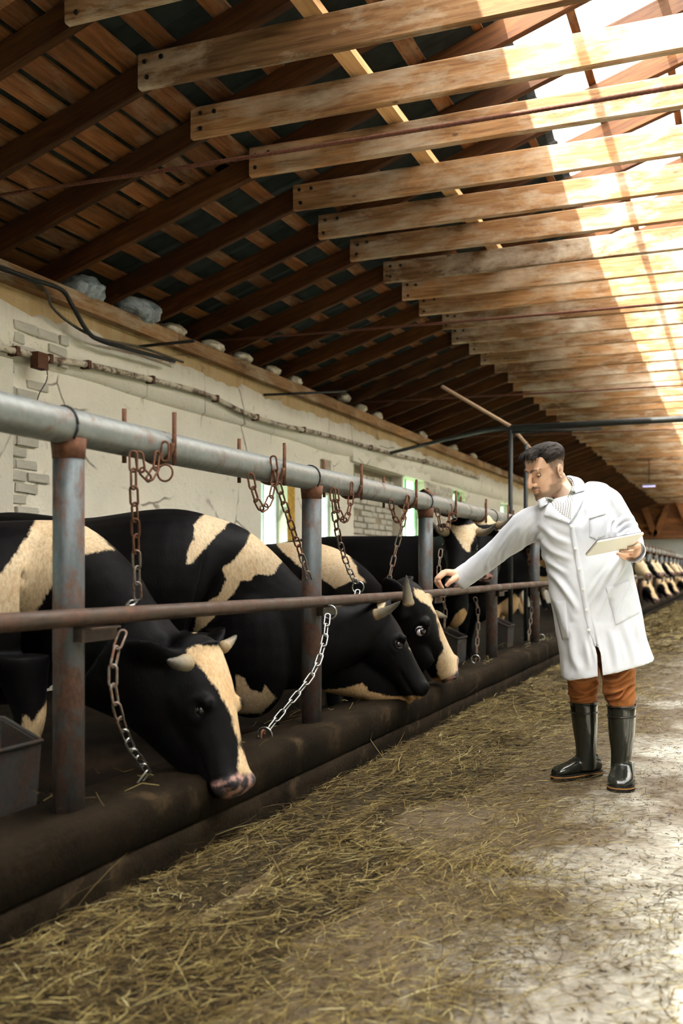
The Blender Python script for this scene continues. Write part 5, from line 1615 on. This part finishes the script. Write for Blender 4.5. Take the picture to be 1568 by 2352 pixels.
# coat collar band behind the neck
def cloth_strip(name, a, b, thick, mat, parent, n=4):
    ct = smooth_pts([P(u_, v_, t=t_) for u_, v_, t_ in a], n); cb_ = smooth_pts([P(u_, v_, t=t_) for u_, v_, t_ in b], n)
    rows = [ct + (cb_ - ct) * k / 3 + np.array(-VIEW_F)[None] * .004 * math.sin(math.pi * k / 3) for k in range(4)]
    V = [tuple(p) for r in rows for p in r]; m_ = len(ct)
    F = [(k * m_ + i, k * m_ + i + 1, (k + 1) * m_ + i + 1, (k + 1) * m_ + i) for k in range(3) for i in range(m_ - 1)]
    me = mesh(name, V, F, mat, True); bm = bmesh.new(); bm.from_mesh(me); bmesh.ops.solidify(bm, geom=bm.faces[:], thickness=thick); bm.to_mesh(me); bm.free()
    return pp(name, me, parent)
cloth_strip('collar', [(1300, 1093, 5.14), (1312, 1098, 5.06), (1318, 1112, 4.99), (1318, 1133, 4.95)], [(1308, 1092, 5.2), (1334, 1100, 5.08), (1345, 1122, 4.975), (1325, 1131, 4.945)], .004, M['coat'], coat)
cloth_strip('collar', [(1249, 1142, 4.985), (1257, 1146, 4.965), (1256, 1158, 4.955)], [(1234, 1150, 4.995), (1239, 1166, 4.965), (1252, 1161, 4.952)], .003, M['coat'], coat)
# wrist watch
wp_ = [P(1058, 1325, t=5.403), P(1055, 1323.5, t=5.4)]
pp('wristwatch', mesh('wristwatch', *tube(wp_, .0275, 18), M['watch'], True), None)

# ---- tablet (held, a thing of its own)
tab = empty('tablet_computer', (TL + BR) / 2, label='cream-cased tablet computer held in the man\'s left hand', cat='tablet')
def slab_poly(c4, n, off0, off1, bevel, mat, name, inset=0.0):
    c = sum(c4, Vector()) / 4
    q = [p.lerp(c, inset) for p in c4]
    e1 = (q[1] - q[0]).normalized(); e2 = (q[3] - q[0]).normalized()
    ring = []
    rr = .014
    for i, p in enumerate(q):
        sa = (1 if i in (0, 3) else -1); sb = (1 if i in (0, 1) else -1)
        cc = p + e1 * (sa * rr) + e2 * (sb * rr)
        angs = {0: (math.pi, 1.5 * math.pi), 1: (1.5 * math.pi, 2 * math.pi), 2: (0, .5 * math.pi), 3: (.5 * math.pi, math.pi)}[i]
        for k in range(5):
            a = angs[0] + (angs[1] - angs[0]) * k / 4
            ring.append(cc + e1 * (rr * math.cos(a)) + e2 * (rr * math.sin(a)))
    r0 = [p + n * off0 for p in ring]; r1 = [p + n * off1 for p in ring]
    rm = [c + (p - c) * .985 + n * (off1 + .0015) for p in ring]
    V, F = ring_loft([r0, r1, rm])
    me = mesh(name, V, F, mat)
    o = link(name, me, tab); o.location = -tab.location
    return o
slab_poly([TL, TR, BR, BL], tn, -.004, .003, 0, M['tablet'], 'case')
slab_poly([TL, TR, BR, BL], tn, -.0075, -.004, 0, M['tablet_edge'], 'rim', 0.006)
slab_poly([TL, TR, BR, BL], -tn, .0076, .008, 0, M['screen'], 'screen', 0.06)
# ================================================================== CHAINS
def link_mesh(name, L, w, r, mat):
    pts = []
    h = (L - w) / 2
    for a in np.linspace(0, math.pi, 7): pts.append((w / 2 * math.cos(a), 0, h + w / 2 * math.sin(a)))
    for a in np.linspace(math.pi, 2 * math.pi, 7): pts.append((w / 2 * math.cos(a), 0, -h + w / 2 * math.sin(a)))
    pts.append(pts[0])
    V, F = tube(pts, r, 6, up=Vector((0, 1, 0)), cap=False)
    return mesh(name, V, F, mat, True)
LINK_R = link_mesh('link', 0.072, 0.026, 0.0043, M['rust'])
LINK_S = link_mesh('link', 0.072, 0.026, 0.0043, M['steel'])
LINK_M = link_mesh('link', 0.072, 0.026, 0.0043, mat_rusty('half_rusty_chain', (0.2, 0.18, 0.15), metal=0.7, lo=0.45, hi=0.6, scale=40))
def ring_mesh(R, r, mat):
    pts = [(R * math.cos(a), 0, R * math.sin(a)) for a in np.linspace(0, 2 * math.pi, 21)]
    return mesh('ring', *tube(pts, r, 8, up=Vector((0, 1, 0)), cap=False), mat, True)
RING_S = ring_mesh(0.034, 0.0042, M['steel']); RING_R = ring_mesh(0.03, 0.004, M['rust'])
PITCH = 0.0615
def lay_links(root, pts, mats, start=0):
    q = smooth_pts(pts, 14)
    seg = np.linalg.norm(np.diff(q, axis=0), axis=1); s = np.concatenate([[0], np.cumsum(seg)])
    n = max(1, int(round(s[-1] / PITCH)))
    for i in range(n):
        d0, d1 = s[-1] * i / n, s[-1] * (i + 1) / n
        a = Vector([np.interp(d0, s, q[:, k]) for k in range(3)]); b = Vector([np.interp(d1, s, q[:, k]) for k in range(3)])
        z = (b - a).normalized()
        side = (VIEW_R if (i + start) % 2 == 0 else (VIEW_F * .9 + VIEW_R * .45))
        x = (side - z * side.dot(z)).normalized(); y = z.cross(x)
        m = Matrix((x, y, z)).transposed().to_4x4()
        me = mats[min(len(mats) - 1, int(len(mats) * i / n))]
        o = link('link', me, root)
        m.translation = (a + b) / 2 - Vector(root.location)
        o.matrix_local = m
def add_ring(root, me, p, nrm=None):
    o = link('ring', me, root)
    y = Vector(nrm or (VIEW_F + VIEW_R * .3)).normalized(); z = UPV - y * UPV.dot(y); z.normalize(); x = y.cross(z)
    m = Matrix((x, y, z)).transposed().to_4x4(); m.translation = Vector(p) - Vector(root.location)
    o.matrix_local = m
def chain_thing(label, runs, rings=()):
    p0 = P(*runs[0][0][0][:2], X=runs[0][0][0][2])
    root = empty('tether_chain', p0, label=label, cat='chain', group='tether chains of the stalls')
    for pts, mats in runs: lay_links(root, [P(u, v, X=x) for u, v, x in pts], mats)
    for (u, v, x, me) in rings: add_ring(root, me, P(u, v, X=x))
    return root
R1, S1, M1 = [LINK_R], [LINK_S], [LINK_R, LINK_M, LINK_S]
chain_thing('long tether chain hanging beside the first post onto the nearest cow\'s neck', [([(306, 1040, -1.94), (307, 1120, -1.94), (312, 1240, -1.98), (316, 1376, -2.02)], [LINK_R, LINK_R, LINK_M]),
    ([(319, 1042, -1.94), (322, 1075, -1.94), (338, 1099, -1.94), (354, 1090, -1.94), (362, 1040, -1.94)], R1), ([(379, 1008, -1.93), (379, 1066, -1.93)], R1)], [(379, 1086, -1.93, RING_R)])
chain_thing('steel collar chain drooping from the nearest cow\'s neck to the kerb', [([(308, 1378, -2.03), (297, 1392, -2.0)], S1), ([(283, 1450, -1.9), (265, 1500, -1.9), (258, 1560, -1.9), (272, 1640, -1.9), (300, 1715, -1.94), (338, 1775, -1.98), (318, 1803, -2.0)], [LINK_M, LINK_S])])
chain_thing('tether chain slanting down beside the second post to the patched cow', [([(627, 1050, -1.93), (636, 1105, -1.93), (660, 1180, -1.95), (690, 1270, -1.98), (724, 1372, -2.0)], [LINK_R, LINK_R, LINK_M]),
    ([(575, 1090, -1.93), (584, 1135, -1.93), (604, 1172, -1.93), (624, 1135, -1.93), (632, 1085, -1.93)], R1)])
chain_thing('shiny steel chain running from the patched cow\'s collar down to a kerb ring', [([(752, 1412, -1.9), (744, 1475, -1.88), (722, 1540, -1.88), (684, 1592, -1.92), (640, 1645, -1.97), (617, 1674, -1.99)], [LINK_S])], [(757, 1406, -1.9, RING_S), (608, 1688, -2.0, RING_S)])
chain_thing('tether chain with a swag hanging just right of the second post', [([(763, 1122, -1.93), (768, 1180, -1.93), (780, 1245, -1.97), (800, 1305, -2.0), (818, 1340, -2.02)], M1),
    ([(770, 1125, -1.93), (776, 1170, -1.93), (791, 1198, -1.93), (803, 1165, -1.93), (808, 1110, -1.93)], R1), ([(822, 1352, -2.03), (817, 1378, -2.02)], S1)], [(822, 1349, -2.03, RING_S)])
chain_thing('tether chain hanging left of the third post behind the upright horn', [([(936, 1140, -1.93), (928, 1190, -1.95), (908, 1265, -2.0), (890, 1345, -2.03)], [LINK_R, LINK_M, LINK_M]),
    ([(897, 1150, -1.93), (903, 1180, -1.93), (914, 1200, -1.93), (927, 1185, -1.93), (937, 1140, -1.93)], R1)])
chain_thing('short rusty chain looped on the top rail right of the third post', [([(1003, 1168, -1.94), (1008, 1195, -1.94), (1014, 1220, -1.94)], R1), ([(1034, 1160, -1.94), (1031, 1190, -1.94), (1028, 1215, -1.94)], R1)], [(1040, 1188, -1.93, RING_R)])
chain_thing('thin chain hanging down beside the face of the forehead-triangle cow', [([(1012, 1262, -2.0), (1007, 1310, -2.0), (1008, 1340, -2.0)], [LINK_M]), ([(1014, 1368, -2.02), (1022, 1400, -2.02), (1020, 1440, -2.02)], [LINK_M])])
chain_thing('chain with an end ring hanging left of the fourth post over the kerb', [([(1090, 1372, -2.0), (1097, 1400, -2.0), (1097, 1450, -2.0), (1094, 1500, -2.0)], [LINK_M])], [(1092, 1514, -2.0, RING_S)])
chain_thing('chain hanging behind the fifth post near the coat', [([(1222, 1368, -2.02), (1220, 1410, -2.02), (1213, 1470, -2.02)], [LINK_M])], [(1243, 1464, -2.0, RING_S)])
chain_thing('dangling chain showing under the man\'s outstretched sleeve', [([(1212, 1262, -2.05), (1216, 1300, -2.05), (1221, 1338, -2.05)], [LINK_R])])
# hooks cast into the kerb that hold the chain rings
for lab, (u_, v_) in (('bent iron hook in the kerb holding the shiny steel chain ring', (600, 1706)), ('bent iron hook in the kerb beneath the end ring chain', (1092, 1526))):
    p = P(u_, v_, X=-2.0); p.z = 0.30
    hk = [p + Vector((0, 0, 0)), p + Vector((0, 0.0, .045)), p + Vector((0, .012, .06)), p + Vector((0, .026, .055)), p + Vector((0, .028, .04))]
    root = link('kerb_hook', mesh('kerb_hook', *tube(smooth_pts(hk, 4), .006, 8, up=Vector((1, 0, 0))), M['rust'], True), label=lab, cat='hook')

# ================================================================== WATER BOWLS
def bowl_thing(y, lab):
    root = empty('water_bowl', (-2.33, y, 0.26), label=lab, cat='water bowl', group='iron water bowls at the posts')
    w, dp, h = .15, .12, .31
    prof = [(-w, dp), (w, dp), (w, -dp * .35), (w * .7, -dp * .85), (0, -dp), (-w * .7, -dp * .85), (-w, -dp * .35)]
    def ring(k, z0_, z1_): return [Vector((b * k, a * k, z0_ if b > 0 else z1_)) for a, b in prof]
    rings = [ring(.86, -.12, -.12), ring(1.0, h * .78, h), ring(.93, h * .77, h * .985), ring(.8, .05, .05)]
    link('bowl', mesh('bowl', *ring_loft(rings), M['bowl']), root)
    rim = [Vector((b * 1.0, a * 1.0, h * .78 if b > 0 else h)) for a, b in prof]; rim.append(rim[0])
    link('rim', mesh('rim', *tube(rim, .009, 6), M['bowl'], True), root)
for y, lab in ((2.62, 'rusty iron water bowl left of the nearest post'), (8.3, 'dark iron water bowl left of the fourth post behind the ringed chain'), (10.25, 'dark iron water bowl beside the post next to the coat')):
    bowl_thing(y, lab)

# ================================================================== EAVES, WALL FITTINGS
def mat_plastic():
    m, nt, b = nmat('crumpled_plastic', 0.35, 0.5)
    g = G(nt)
    n1 = g.noise(g.coord((1, 1, 1), rnd=9.0), 9, 5, 0.6, 0.8)
    oi = g.n('ShaderNodeObjectInfo')
    a = g.ramp(n1, [(0.3, (0.09, 0.11, 0.13)), (0.6, (0.42, 0.47, 0.5))])
    c = g.ramp(n1, [(0.3, (0.3, 0.22, 0.13)), (0.6, (0.68, 0.6, 0.47))])
    g.link(g.mix(g.math('GREATER_THAN', g.n('ShaderNodeAttribute', attribute_name='pale', attribute_type='OBJECT').outputs['Fac'], 0.5), a, c), b.inputs['Base Color'])
    g.link(g.bump(n1, 0.8, 0.03), b.inputs['Normal'])
    return m
M['plastic'] = mat_plastic()
def bag(p, sx, sy, sz, seed, lab, pale):
    V, F = ball((0, 0, 0), 1.0, 22, 16)
    out = []
    for v in V:
        v = Vector(v); n = 1 + .22 * mnoise.noise(v * 1.8 + Vector((seed, 0, 0))) + .12 * mnoise.noise(v * 5 + Vector((0, seed, 0))) - .05 * abs(math.sin(7 * math.atan2(v.z, v.x) + seed))
        out.append((v.x * sx * n, v.y * sy * n, v.z * sz * n))
    o = link('stuffed_bag', mesh('stuffed_bag', out, F, M['plastic'], True), label=lab, cat='bag', group='bags stuffed under the eaves')
    o.location = p; o['pale'] = float(pale)
BAGS = [((192, 672), .16, .22, .1, 0), ((318, 720), .17, .3, .115, 0), ((398, 762), .1, .18, .06, 1), ((488, 796), .1, .18, .06, 1), ((556, 822), .09, .17, .06, 1), ((624, 852), .09, .16, .06, 1), ((676, 878), .08, .15, .06, 1), ((790, 914), .09, .16, .06, 1), ((828, 938), .09, .16, .06, 1), ((866, 956), .08, .16, .06, 1), ((970, 1002), .08, .2, .07, 1), ((1040, 1030), .08, .2, .07, 1), ((1085, 1052), .08, .2, .07, 1)]
nth = ['first', 'second', 'third', 'fourth', 'fifth', 'sixth', 'seventh', 'eighth', 'ninth', 'tenth', 'eleventh']
for i, ((u_, v_), sx, sy, sz, pale) in enumerate(BAGS):
    if i == 0: lab = 'grey-blue plastic bag stuffed under the eaves, smaller of two near the left edge'
    elif i == 1: lab = 'biggest bulging grey-blue plastic bag stuffed under the eaves between rafters'
    else: lab = 'pale crumpled bag under the eaves, %s along the wall after the blue bags' % nth[i - 2]
    p = P(u_, v_, X=XL + .03)
    p.z = max(p.z, 3.30 + sz * .7)
    bag(p, sx, sy, sz, i * 3.7, lab, pale)

def px_line(pts, X, n=8): return smooth_pts([P(u, v, X=X) for u, v in pts], n)
pipe_root = empty('conduit_pipe', P(470, 905, X=XL + .1), label='old whitewashed conduit pipe running along the left wall below the plaster ledge', cat='pipe')
M['conduit'] = mat_rusty('peeling_conduit', (0.55, 0.48, 0.36), rust=(0.09, 0.05, 0.03), lo=0.47, hi=0.56, metal=0.0, rough=0.8, scale=7)
cl = px_line([(-60, 786), (60, 812), (120, 826), (200, 838), (330, 868), (470, 905), (560, 948), (640, 975), (760, 1002), (900, 1042), (1000, 1066), (1100, 1098)], XL + .1)
o = link('pipe', mesh('pipe', *tube(cl, .026, 12), M['conduit'], True), pipe_root); o.location = -pipe_root.location
for k in range(6, len(cl) - 4, 9):
    p = Vector(cl[k]); o = box('pipe_clip', (-.085, .03, -.02, .02, -.032, .034), M['rust'], pipe_root); o.location = p - pipe_root.location
def cable(name, pts, r, mat, lab, cat='cable', n=8):
    return link(name, mesh(name, *tube(smooth_pts(pts, n), r, 8), mat, True), label=lab, cat=cat)
M['cable'] = mat_simple('dusty_cable', (0.1, 0.085, 0.06), 0.8, 0.2, 0, 0.3, 30)
cable('wall_cable', [P(u, v, X=XL + .16) for u, v in ((-20, 612), (60, 640), (105, 668), (120, 705), (165, 745), (230, 778), (330, 800), (420, 832))], .012, M['cable'], 'thin grey cable sagging from the eaves down onto the plaster ledge')
cable('wall_cable', [P(u, v, X=XL + .2) for u, v in ((-20, 606), (70, 640), (140, 665), (165, 700), (200, 760), (230, 782), (290, 800), (400, 830))], .018, M['dark_iron'], 'thicker dark cable crossing the thin grey one under the eaves')
cable('wall_cable', [P(u, v, X=XL + .12) for u, v in ((105, 830), (108, 870), (90, 905), (80, 945))], .004, M['dark_iron'], 'thin wire dangling from the conduit above the top rail')
# junction box on the conduit
jb = box('junction_box', (-.04, .03, -.06, .06, -.07, .05), M['rust'], label='small rusty junction box on the conduit near the left edge', cat='junction box'); jb.location = P(92, 826, X=XL + .15)
# tie rods across the barn
M['rope'] = mat_simple('rusty_twisted_rod', (0.13, 0.05, 0.03), 0.75, 0.3, 0.2, 0.4, 60, 0.5)
def tie_rod(y, z, r, lab):
    pts = []
    n = 700 if y < 6 else 160
    V, F = [], []
    xs = np.linspace(XL - .1, XR + .1, n)
    rings = []
    for i, x in enumerate(xs):
        f = (x - XL) / (XR - XL)
        zz_ = z - .12 * 4 * f * (1 - f) * .5
        rr = r * (1 + .13 * (i % 2))
        rings.append([Vector((x, y + rr * math.cos(a), zz_ + rr * math.sin(a))) for a in [2 * math.pi * k / 8 for k in range(8)]])
    link('tie_rod', mesh('tie_rod', *ring_loft(rings), M['rope'], True), label=lab, cat='tie rod', group='tie rods across the barn')
tie_rod(5.03, 3.46, .0115, 'rusty ribbed tie rod crossing high above, nearest the camera')
tie_rod(9.1, 3.46, .0115, 'second rusty tie rod crossing below the roof beams')
tie_rod(13.2, 3.46, .0115, 'third rusty tie rod crossing below the roof beams')
tie_rod(17.3, 3.46, .0115, 'fourth and farthest rusty tie rod below the roof beams')
# iron arms on the wall
for (a, b, lab) in (((318, 796), (445, 783), 'short black iron rod sticking out of the wall beneath the blue bags'), ((605, 907), (795, 899), 'longer black iron rod sticking out of the wall past the pale bags')):
    pa, pb = P(*a, X=XL + .02), P(*b, X=XL + .75)
    link('wall_rod', mesh('wall_rod', *tube([pa, pb], .014, 8), M['dark_iron'], True), label=lab, cat='rod')
# pipe frame standing in the stalls
fr_ = empty('pipe_frame', (-2.35, 10.9, 0.14), label='dark pipe frame with two uprights standing behind the cows left of the man', cat='frame')
def fpart(name, pts, r, mat=M['dark_iron']):
    o = link(name, mesh(name, *tube(pts, r, 10, up=Vector((.3, 1, .2))), mat, True), fr_); o.location = -fr_.location
q1 = P(1172, 983, X=-2.4); q2 = P(1207, 1015, X=-2.4)
fpart('upright', [(q1.x, q1.y, .14), q1], .026); fpart('upright', [(q2.x, q2.y, .14), q2], .026)
fpart('crossbar', [P(895, 1041, X=XL + .1), P(1020, 1010, X=-3.6), P(1110, 990, X=-2.9), q1], .026)
e_ = q1 + Vector((3.3, 0, .0))
fpart('crossbar', [q1 + Vector((0, 0, .0)), e_], .034)
fpart('crossbar', [q1 + Vector((0, 0, -.05)), q1 + Vector((1.0, 0, -.06))], .016)
fpart('stay', [P(1015, 888, X=-2.9), q1 + Vector((0, .02, .02)), q2 + Vector((0, 0.3, -.05))], .02, mat_simple('pale_rope', (0.3, 0.2, 0.13), 0.9, 0.1))
# fluorescent lamp far down the aisle
lp = P(1490, 1117, Y=25.774)
lamp = empty('strip_light', lp, label='small fluorescent strip light far down under the roof', cat='lamp')
mt, nt_, b_ = nmat('lamp_tube', 0.4, 0.3)
b_.inputs['Emission Color'].default_value = (0.5, 0.45, 1.0, 1); b_.inputs['Emission Strength'].default_value = 0.6
box('housing', (-.16, .16, -.03, .03, .02, .07), M['steel'], lamp)
link('tube', mesh('tube', *tube([(-.15, 0, 0), (.15, 0, 0)], .018, 10), mt, True), lamp)
box('hanger', (-.01, .01, -.01, .01, .07, .715), M['dark_iron'], lamp)

# ================================================================== HAY
def mat_hay(name, dark=False):
    m, nt, b = nmat(name, 0.75, 0.2)
    g = G(nt)
    if dark:
        c = g.coord((1, 1, 1))
        n1 = g.noise(g.coord((1.0, 3.0, 1.0)), 30, 6, 0.75, 1.5); n2 = g.noise(c, 3, 4, 0.6)
        col = g.ramp(n1, [(0.3, (0.03, 0.019, 0.008)), (0.55, (0.07, 0.05, 0.02)), (0.75, (0.15, 0.11, 0.045))])
        g.link(g.mix(g.ramp(n2, [(0.4, 0.0), (0.65, 0.7)]), col, (0.055, 0.035, 0.017)), b.inputs['Base Color'])
        g.link(g.bump(n1, 1.0, 0.02), b.inputs['Normal'])
    else:
        t = g.n('ShaderNodeAttribute', attribute_name='tint').outputs['Fac']
        g.link(g.ramp(t, [(0.0, (0.022, 0.011, 0.004)), (0.3, (0.065, 0.04, 0.011)), (0.5, (0.138, 0.092, 0.026)), (0.72, (0.22, 0.163, 0.052)), (0.9, (0.36, 0.3, 0.12)), (1.0, (0.5, 0.45, 0.25))]), b.inputs['Base Color'])
    return m
M['hay'] = mat_hay('hay_stalks'); M['hay_bed'] = mat_hay('hay_bed', True)
def hay_density(x, y):
    """0..1 how much hay lies here"""
    edge = -0.8 + 0.28 * mnoise.noise((y * .55, 2.0, 0)) + 0.12 * mnoise.noise((y * 1.9, 7.0, 0)) + (0.42 if y < 3.2 else 0.42 * max(0, 1 - (y - 3.2) / 1.6))
    d = 1 / (1 + math.exp((x - edge) / 0.2))
    hole = mnoise.noise((x * 1.5 + 3.1, y * .9, 5.0))
    d *= min(1, max(0.0, 1.25 - 2.2 * max(0, hole - 0.12)))
    # bare trodden patch in front of the second post
    d *= 1 - 0.85 * math.exp(-(((x + 1.15) / .26) ** 2 + ((y - 4.15) / .36) ** 2))
    d *= 1 - 0.6 * math.exp(-(((x + 0.95) / .22) ** 2 + ((y - 2.75) / .4) ** 2))
    d = max(d, 0.95 * math.exp(-((x + 1.75) / .28) ** 2))
    sp = mnoise.noise((x * 1.3, y * .8, 9.0)) * .5 + mnoise.noise((x * 4, y * 2.6, 4.0)) * .5
    d = max(d, min(0.5, max(0.0, 0.9 * (sp - 0.06))) * (1 if x < 1.4 else 0))
    return max(0.03, d)
def hay_height(x, y):
    d = hay_density(x, y)
    k = max(0, min(1, (-1.15 - x) / .55))
    return (0.012 + 0.07 * k + 0.025 * mnoise.noise((x * 3, y * 3, 1)) + 0.012 * mnoise.noise((x * 11, y * 11, 1))) * max(0, (d - .55) / .45) - 0.014 * max(0, min(1, (x + 1.25) / .2)) - 0.012 * (d < .72) - .004
gx = np.arange(-1.795, 0.4, 0.045); gy = np.concatenate([np.arange(0.9, 9, 0.05), np.arange(9, 30, 0.14), np.arange(30, 44, .4)])
V, F = [], []
for y in gy:
    for x in gx: V.append((x, y, hay_height(x, y)))
nx = len(gx)
for j in range(len(gy) - 1):
    for i in range(nx - 1):
        a = j * nx + i
        if max(V[a][2], V[a + 1][2], V[a + nx][2], V[a + nx + 1][2]) < -0.002: continue
        F.append((a, a + 1, a + nx + 1, a + nx))
hay_root = link('hay', mesh('hay', V, F, M['hay_bed'], True), label='loose green-brown hay strewn along the foot of the feeding kerb', cat='hay', kind='stuff')
def stalks(n_try, x0, x1, y0, y1, seed, lmin, lmax, wmin, wmax, lift=1.0):
    rg = np.random.default_rng(seed)
    x = rg.uniform(x0, x1, n_try); y = rg.uniform(y0, y1, n_try)
    dens = np.array([hay_density(a, b) for a, b in zip(x, y)])
    k = rg.random(n_try) < dens
    x, y, dens = x[k], y[k], dens[k]
    n = len(x)
    z = np.array([max(0.001, hay_height(a, b)) for a, b in zip(x, y)]) + rg.random(n) ** 2 * 0.028 * lift * np.clip(dens * 1.4, .1, 1)
    # locally aligned directions with scatter
    th = np.array([mnoise.noise((a * 1.6, b * 1.6, 3)) for a, b in zip(x, y)]) * 2.6 + rg.normal(0, 1.1, n)
    L = rg.uniform(lmin, lmax, n) * (0.6 + .4 * rg.random(n)); w = rg.uniform(wmin, wmax, n)
    pitch = rg.normal(0, .16, n) * lift; bend = rg.normal(0, .55, n); roll = rg.uniform(-1.2, 1.2, n)
    bz = rg.normal(0, .10, n)
    verts = np.zeros((n, 8, 3)); 
    for i in range(4):
        f = i / 3 - .5
        a = th + bend * f
        px = x + L * f * np.cos(th + bend * f * .5); py = y + L * f * np.sin(th + bend * f * .5)
        pz = np.maximum(z + L * (f + .5) * np.sin(np.abs(pitch)) + L * bz * (f * f - .25), .0015)
        wf = w * (1.0 if i in (1, 2) else .55)
        ox, oy, oz = -np.sin(a) * np.cos(roll) * wf, np.cos(a) * np.cos(roll) * wf, np.sin(roll) * wf
        verts[:, i * 2] = np.stack([px - ox, py - oy, pz - oz * .5 + wf * .5], 1)
        verts[:, i * 2 + 1] = np.stack([px + ox, py + oy, pz + oz * .5 + wf * .5], 1)
    verts[:, :, 0] = np.maximum(verts[:, :, 0], -1.797)
    base = (np.arange(n) * 8)[:, None, None]
    q = np.array([[0, 1, 3, 2], [2, 3, 5, 4], [4, 5, 7, 6]])[None] + base
    tint = np.clip(rg.beta(1.5, 1.9, n) + .1 * np.array([mnoise.noise((a * 2, b * 2, 8)) for a, b in zip(x, y)]), 0, 1)
    return verts.reshape(-1, 3), q.reshape(-1, 4), np.repeat(tint, 8)
sets = [stalks(52000, -1.79, 0.6, 0.9, 3.6, 1, .025, .13, .0007, .0015), stalks(80000, -1.79, 0.8, 3.5, 7.5, 2, .022, .125, .0008, .0016), stalks(40000, -1.79, 0.9, 7.4, 13, 3, .04, .16, .0012, .0026), stalks(26000, -1.79, 1.0, 13, 32, 4, .12, .36, .004, .008),
        stalks(3000, -1.79, .2, 1.0, 8, 6, .12, .3, .0009, .0017), stalks(260, -1.78, -1.2, 1.4, 8, 5, .2, .36, .001, .0017, 2.2)]
def flecks(n, seed):
    rg_ = np.random.default_rng(seed)
    x = rg_.uniform(-1.7, .9, n); y = 1 + 8 * rg_.random(n) ** 1.4; a = rg_.uniform(0, 6.28, n); L = rg_.uniform(.006, .03, n); w = rg_.uniform(.001, .0028, n)
    c, s_ = np.cos(a), np.sin(a); v = np.zeros((n, 8, 3))
    for i in range(4):
        f = (i / 3 - .5) * L; wf = w * (1 if i in (1, 2) else .4)
        v[:, i * 2] = np.stack([x + f * c + wf * s_, y + f * s_ - wf * c, np.full(n, .002)], 1); v[:, i * 2 + 1] = np.stack([x + f * c - wf * s_, y + f * s_ + wf * c, np.full(n, .0025) + w * (i % 2)], 1)
    q = np.array([[0, 1, 3, 2], [2, 3, 5, 4], [4, 5, 7, 6]])[None] + (np.arange(n) * 8)[:, None, None]
    return v.reshape(-1, 3), q.reshape(-1, 4), np.repeat(rg_.random(n) * .45, 8)
sets.append(flecks(9000, 31))
Vh = np.concatenate([s[0] for s in sets]); off = np.cumsum([0] + [len(s[0]) for s in sets])
Fh = np.concatenate([s[1] + o_ for s, o_ in zip(sets, off)]); Th = np.concatenate([s[2] for s in sets])
me = bpy.data.meshes.new('stalks')
me.vertices.add(len(Vh)); me.vertices.foreach_set('co', Vh.ravel())
me.loops.add(Fh.size); me.loops.foreach_set('vertex_index', Fh.ravel().astype(np.int32))
me.polygons.add(len(Fh)); me.polygons.foreach_set('loop_start', np.arange(0, Fh.size, 4, dtype=np.int32))
me.update(calc_edges=True)
set_attr(me, 'tint', Th)
me.materials.append(M['hay'])
link('stalks', me, hay_root, kind='stuff')
# unseen hay bed added by the opposite kerb to cut sunlit floor bounce
gx2 = np.arange(1.0, 2.29, 0.12); gy2 = np.arange(-3.8, 44, 0.3)
V = [(x, y, max(-.004, (.02 + .08 * (x - 1.0) / 1.3 + .03 * mnoise.noise((x * 3, y * 3, 1))) * (1 if x > 1.2 + .25 * mnoise.noise((y * .7, 1, 1)) else -1))) for y in gy2 for x in gx2]
n2 = len(gx2)
F = [(j * n2 + i, j * n2 + i + 1, (j + 1) * n2 + i + 1, (j + 1) * n2 + i) for j in range(len(gy2) - 1) for i in range(n2 - 1)]
link('hay', mesh('hay', V, F, M['hay_bed'], True), label='unseen hay added along the opposite kerb to cut light bounced off the floor', cat='hay', kind='stuff')
# crumbs of hay lying on the kerb top and stall floor
rg = random.Random(12)
tl = []
for i in range(260):
    y = rg.uniform(2.0, 12); x = rg.choice((rg.uniform(-2.18, -1.85), rg.uniform(-2.7, -2.2)))
    z = .345 if x > -2.2 else .16
    a = rg.uniform(0, 6.3); L = rg.uniform(.03, .1)
    p = Vector((x, y, z)); d = Vector((math.cos(a) * L * .4, math.sin(a) * L, 0)); 
    tl.append(tube([p - d, p + Vector((0, 0, rg.uniform(0, .02))), p + d + Vector((0, 0, rg.uniform(0, .03)))], .0011, 4))
me = mesh('crumbs', *merge(tl), M['hay']); set_attr(me, 'tint', np.repeat([rg.random() for _ in range(260)], 12))
link('crumbs', me, hay_root, kind='stuff')
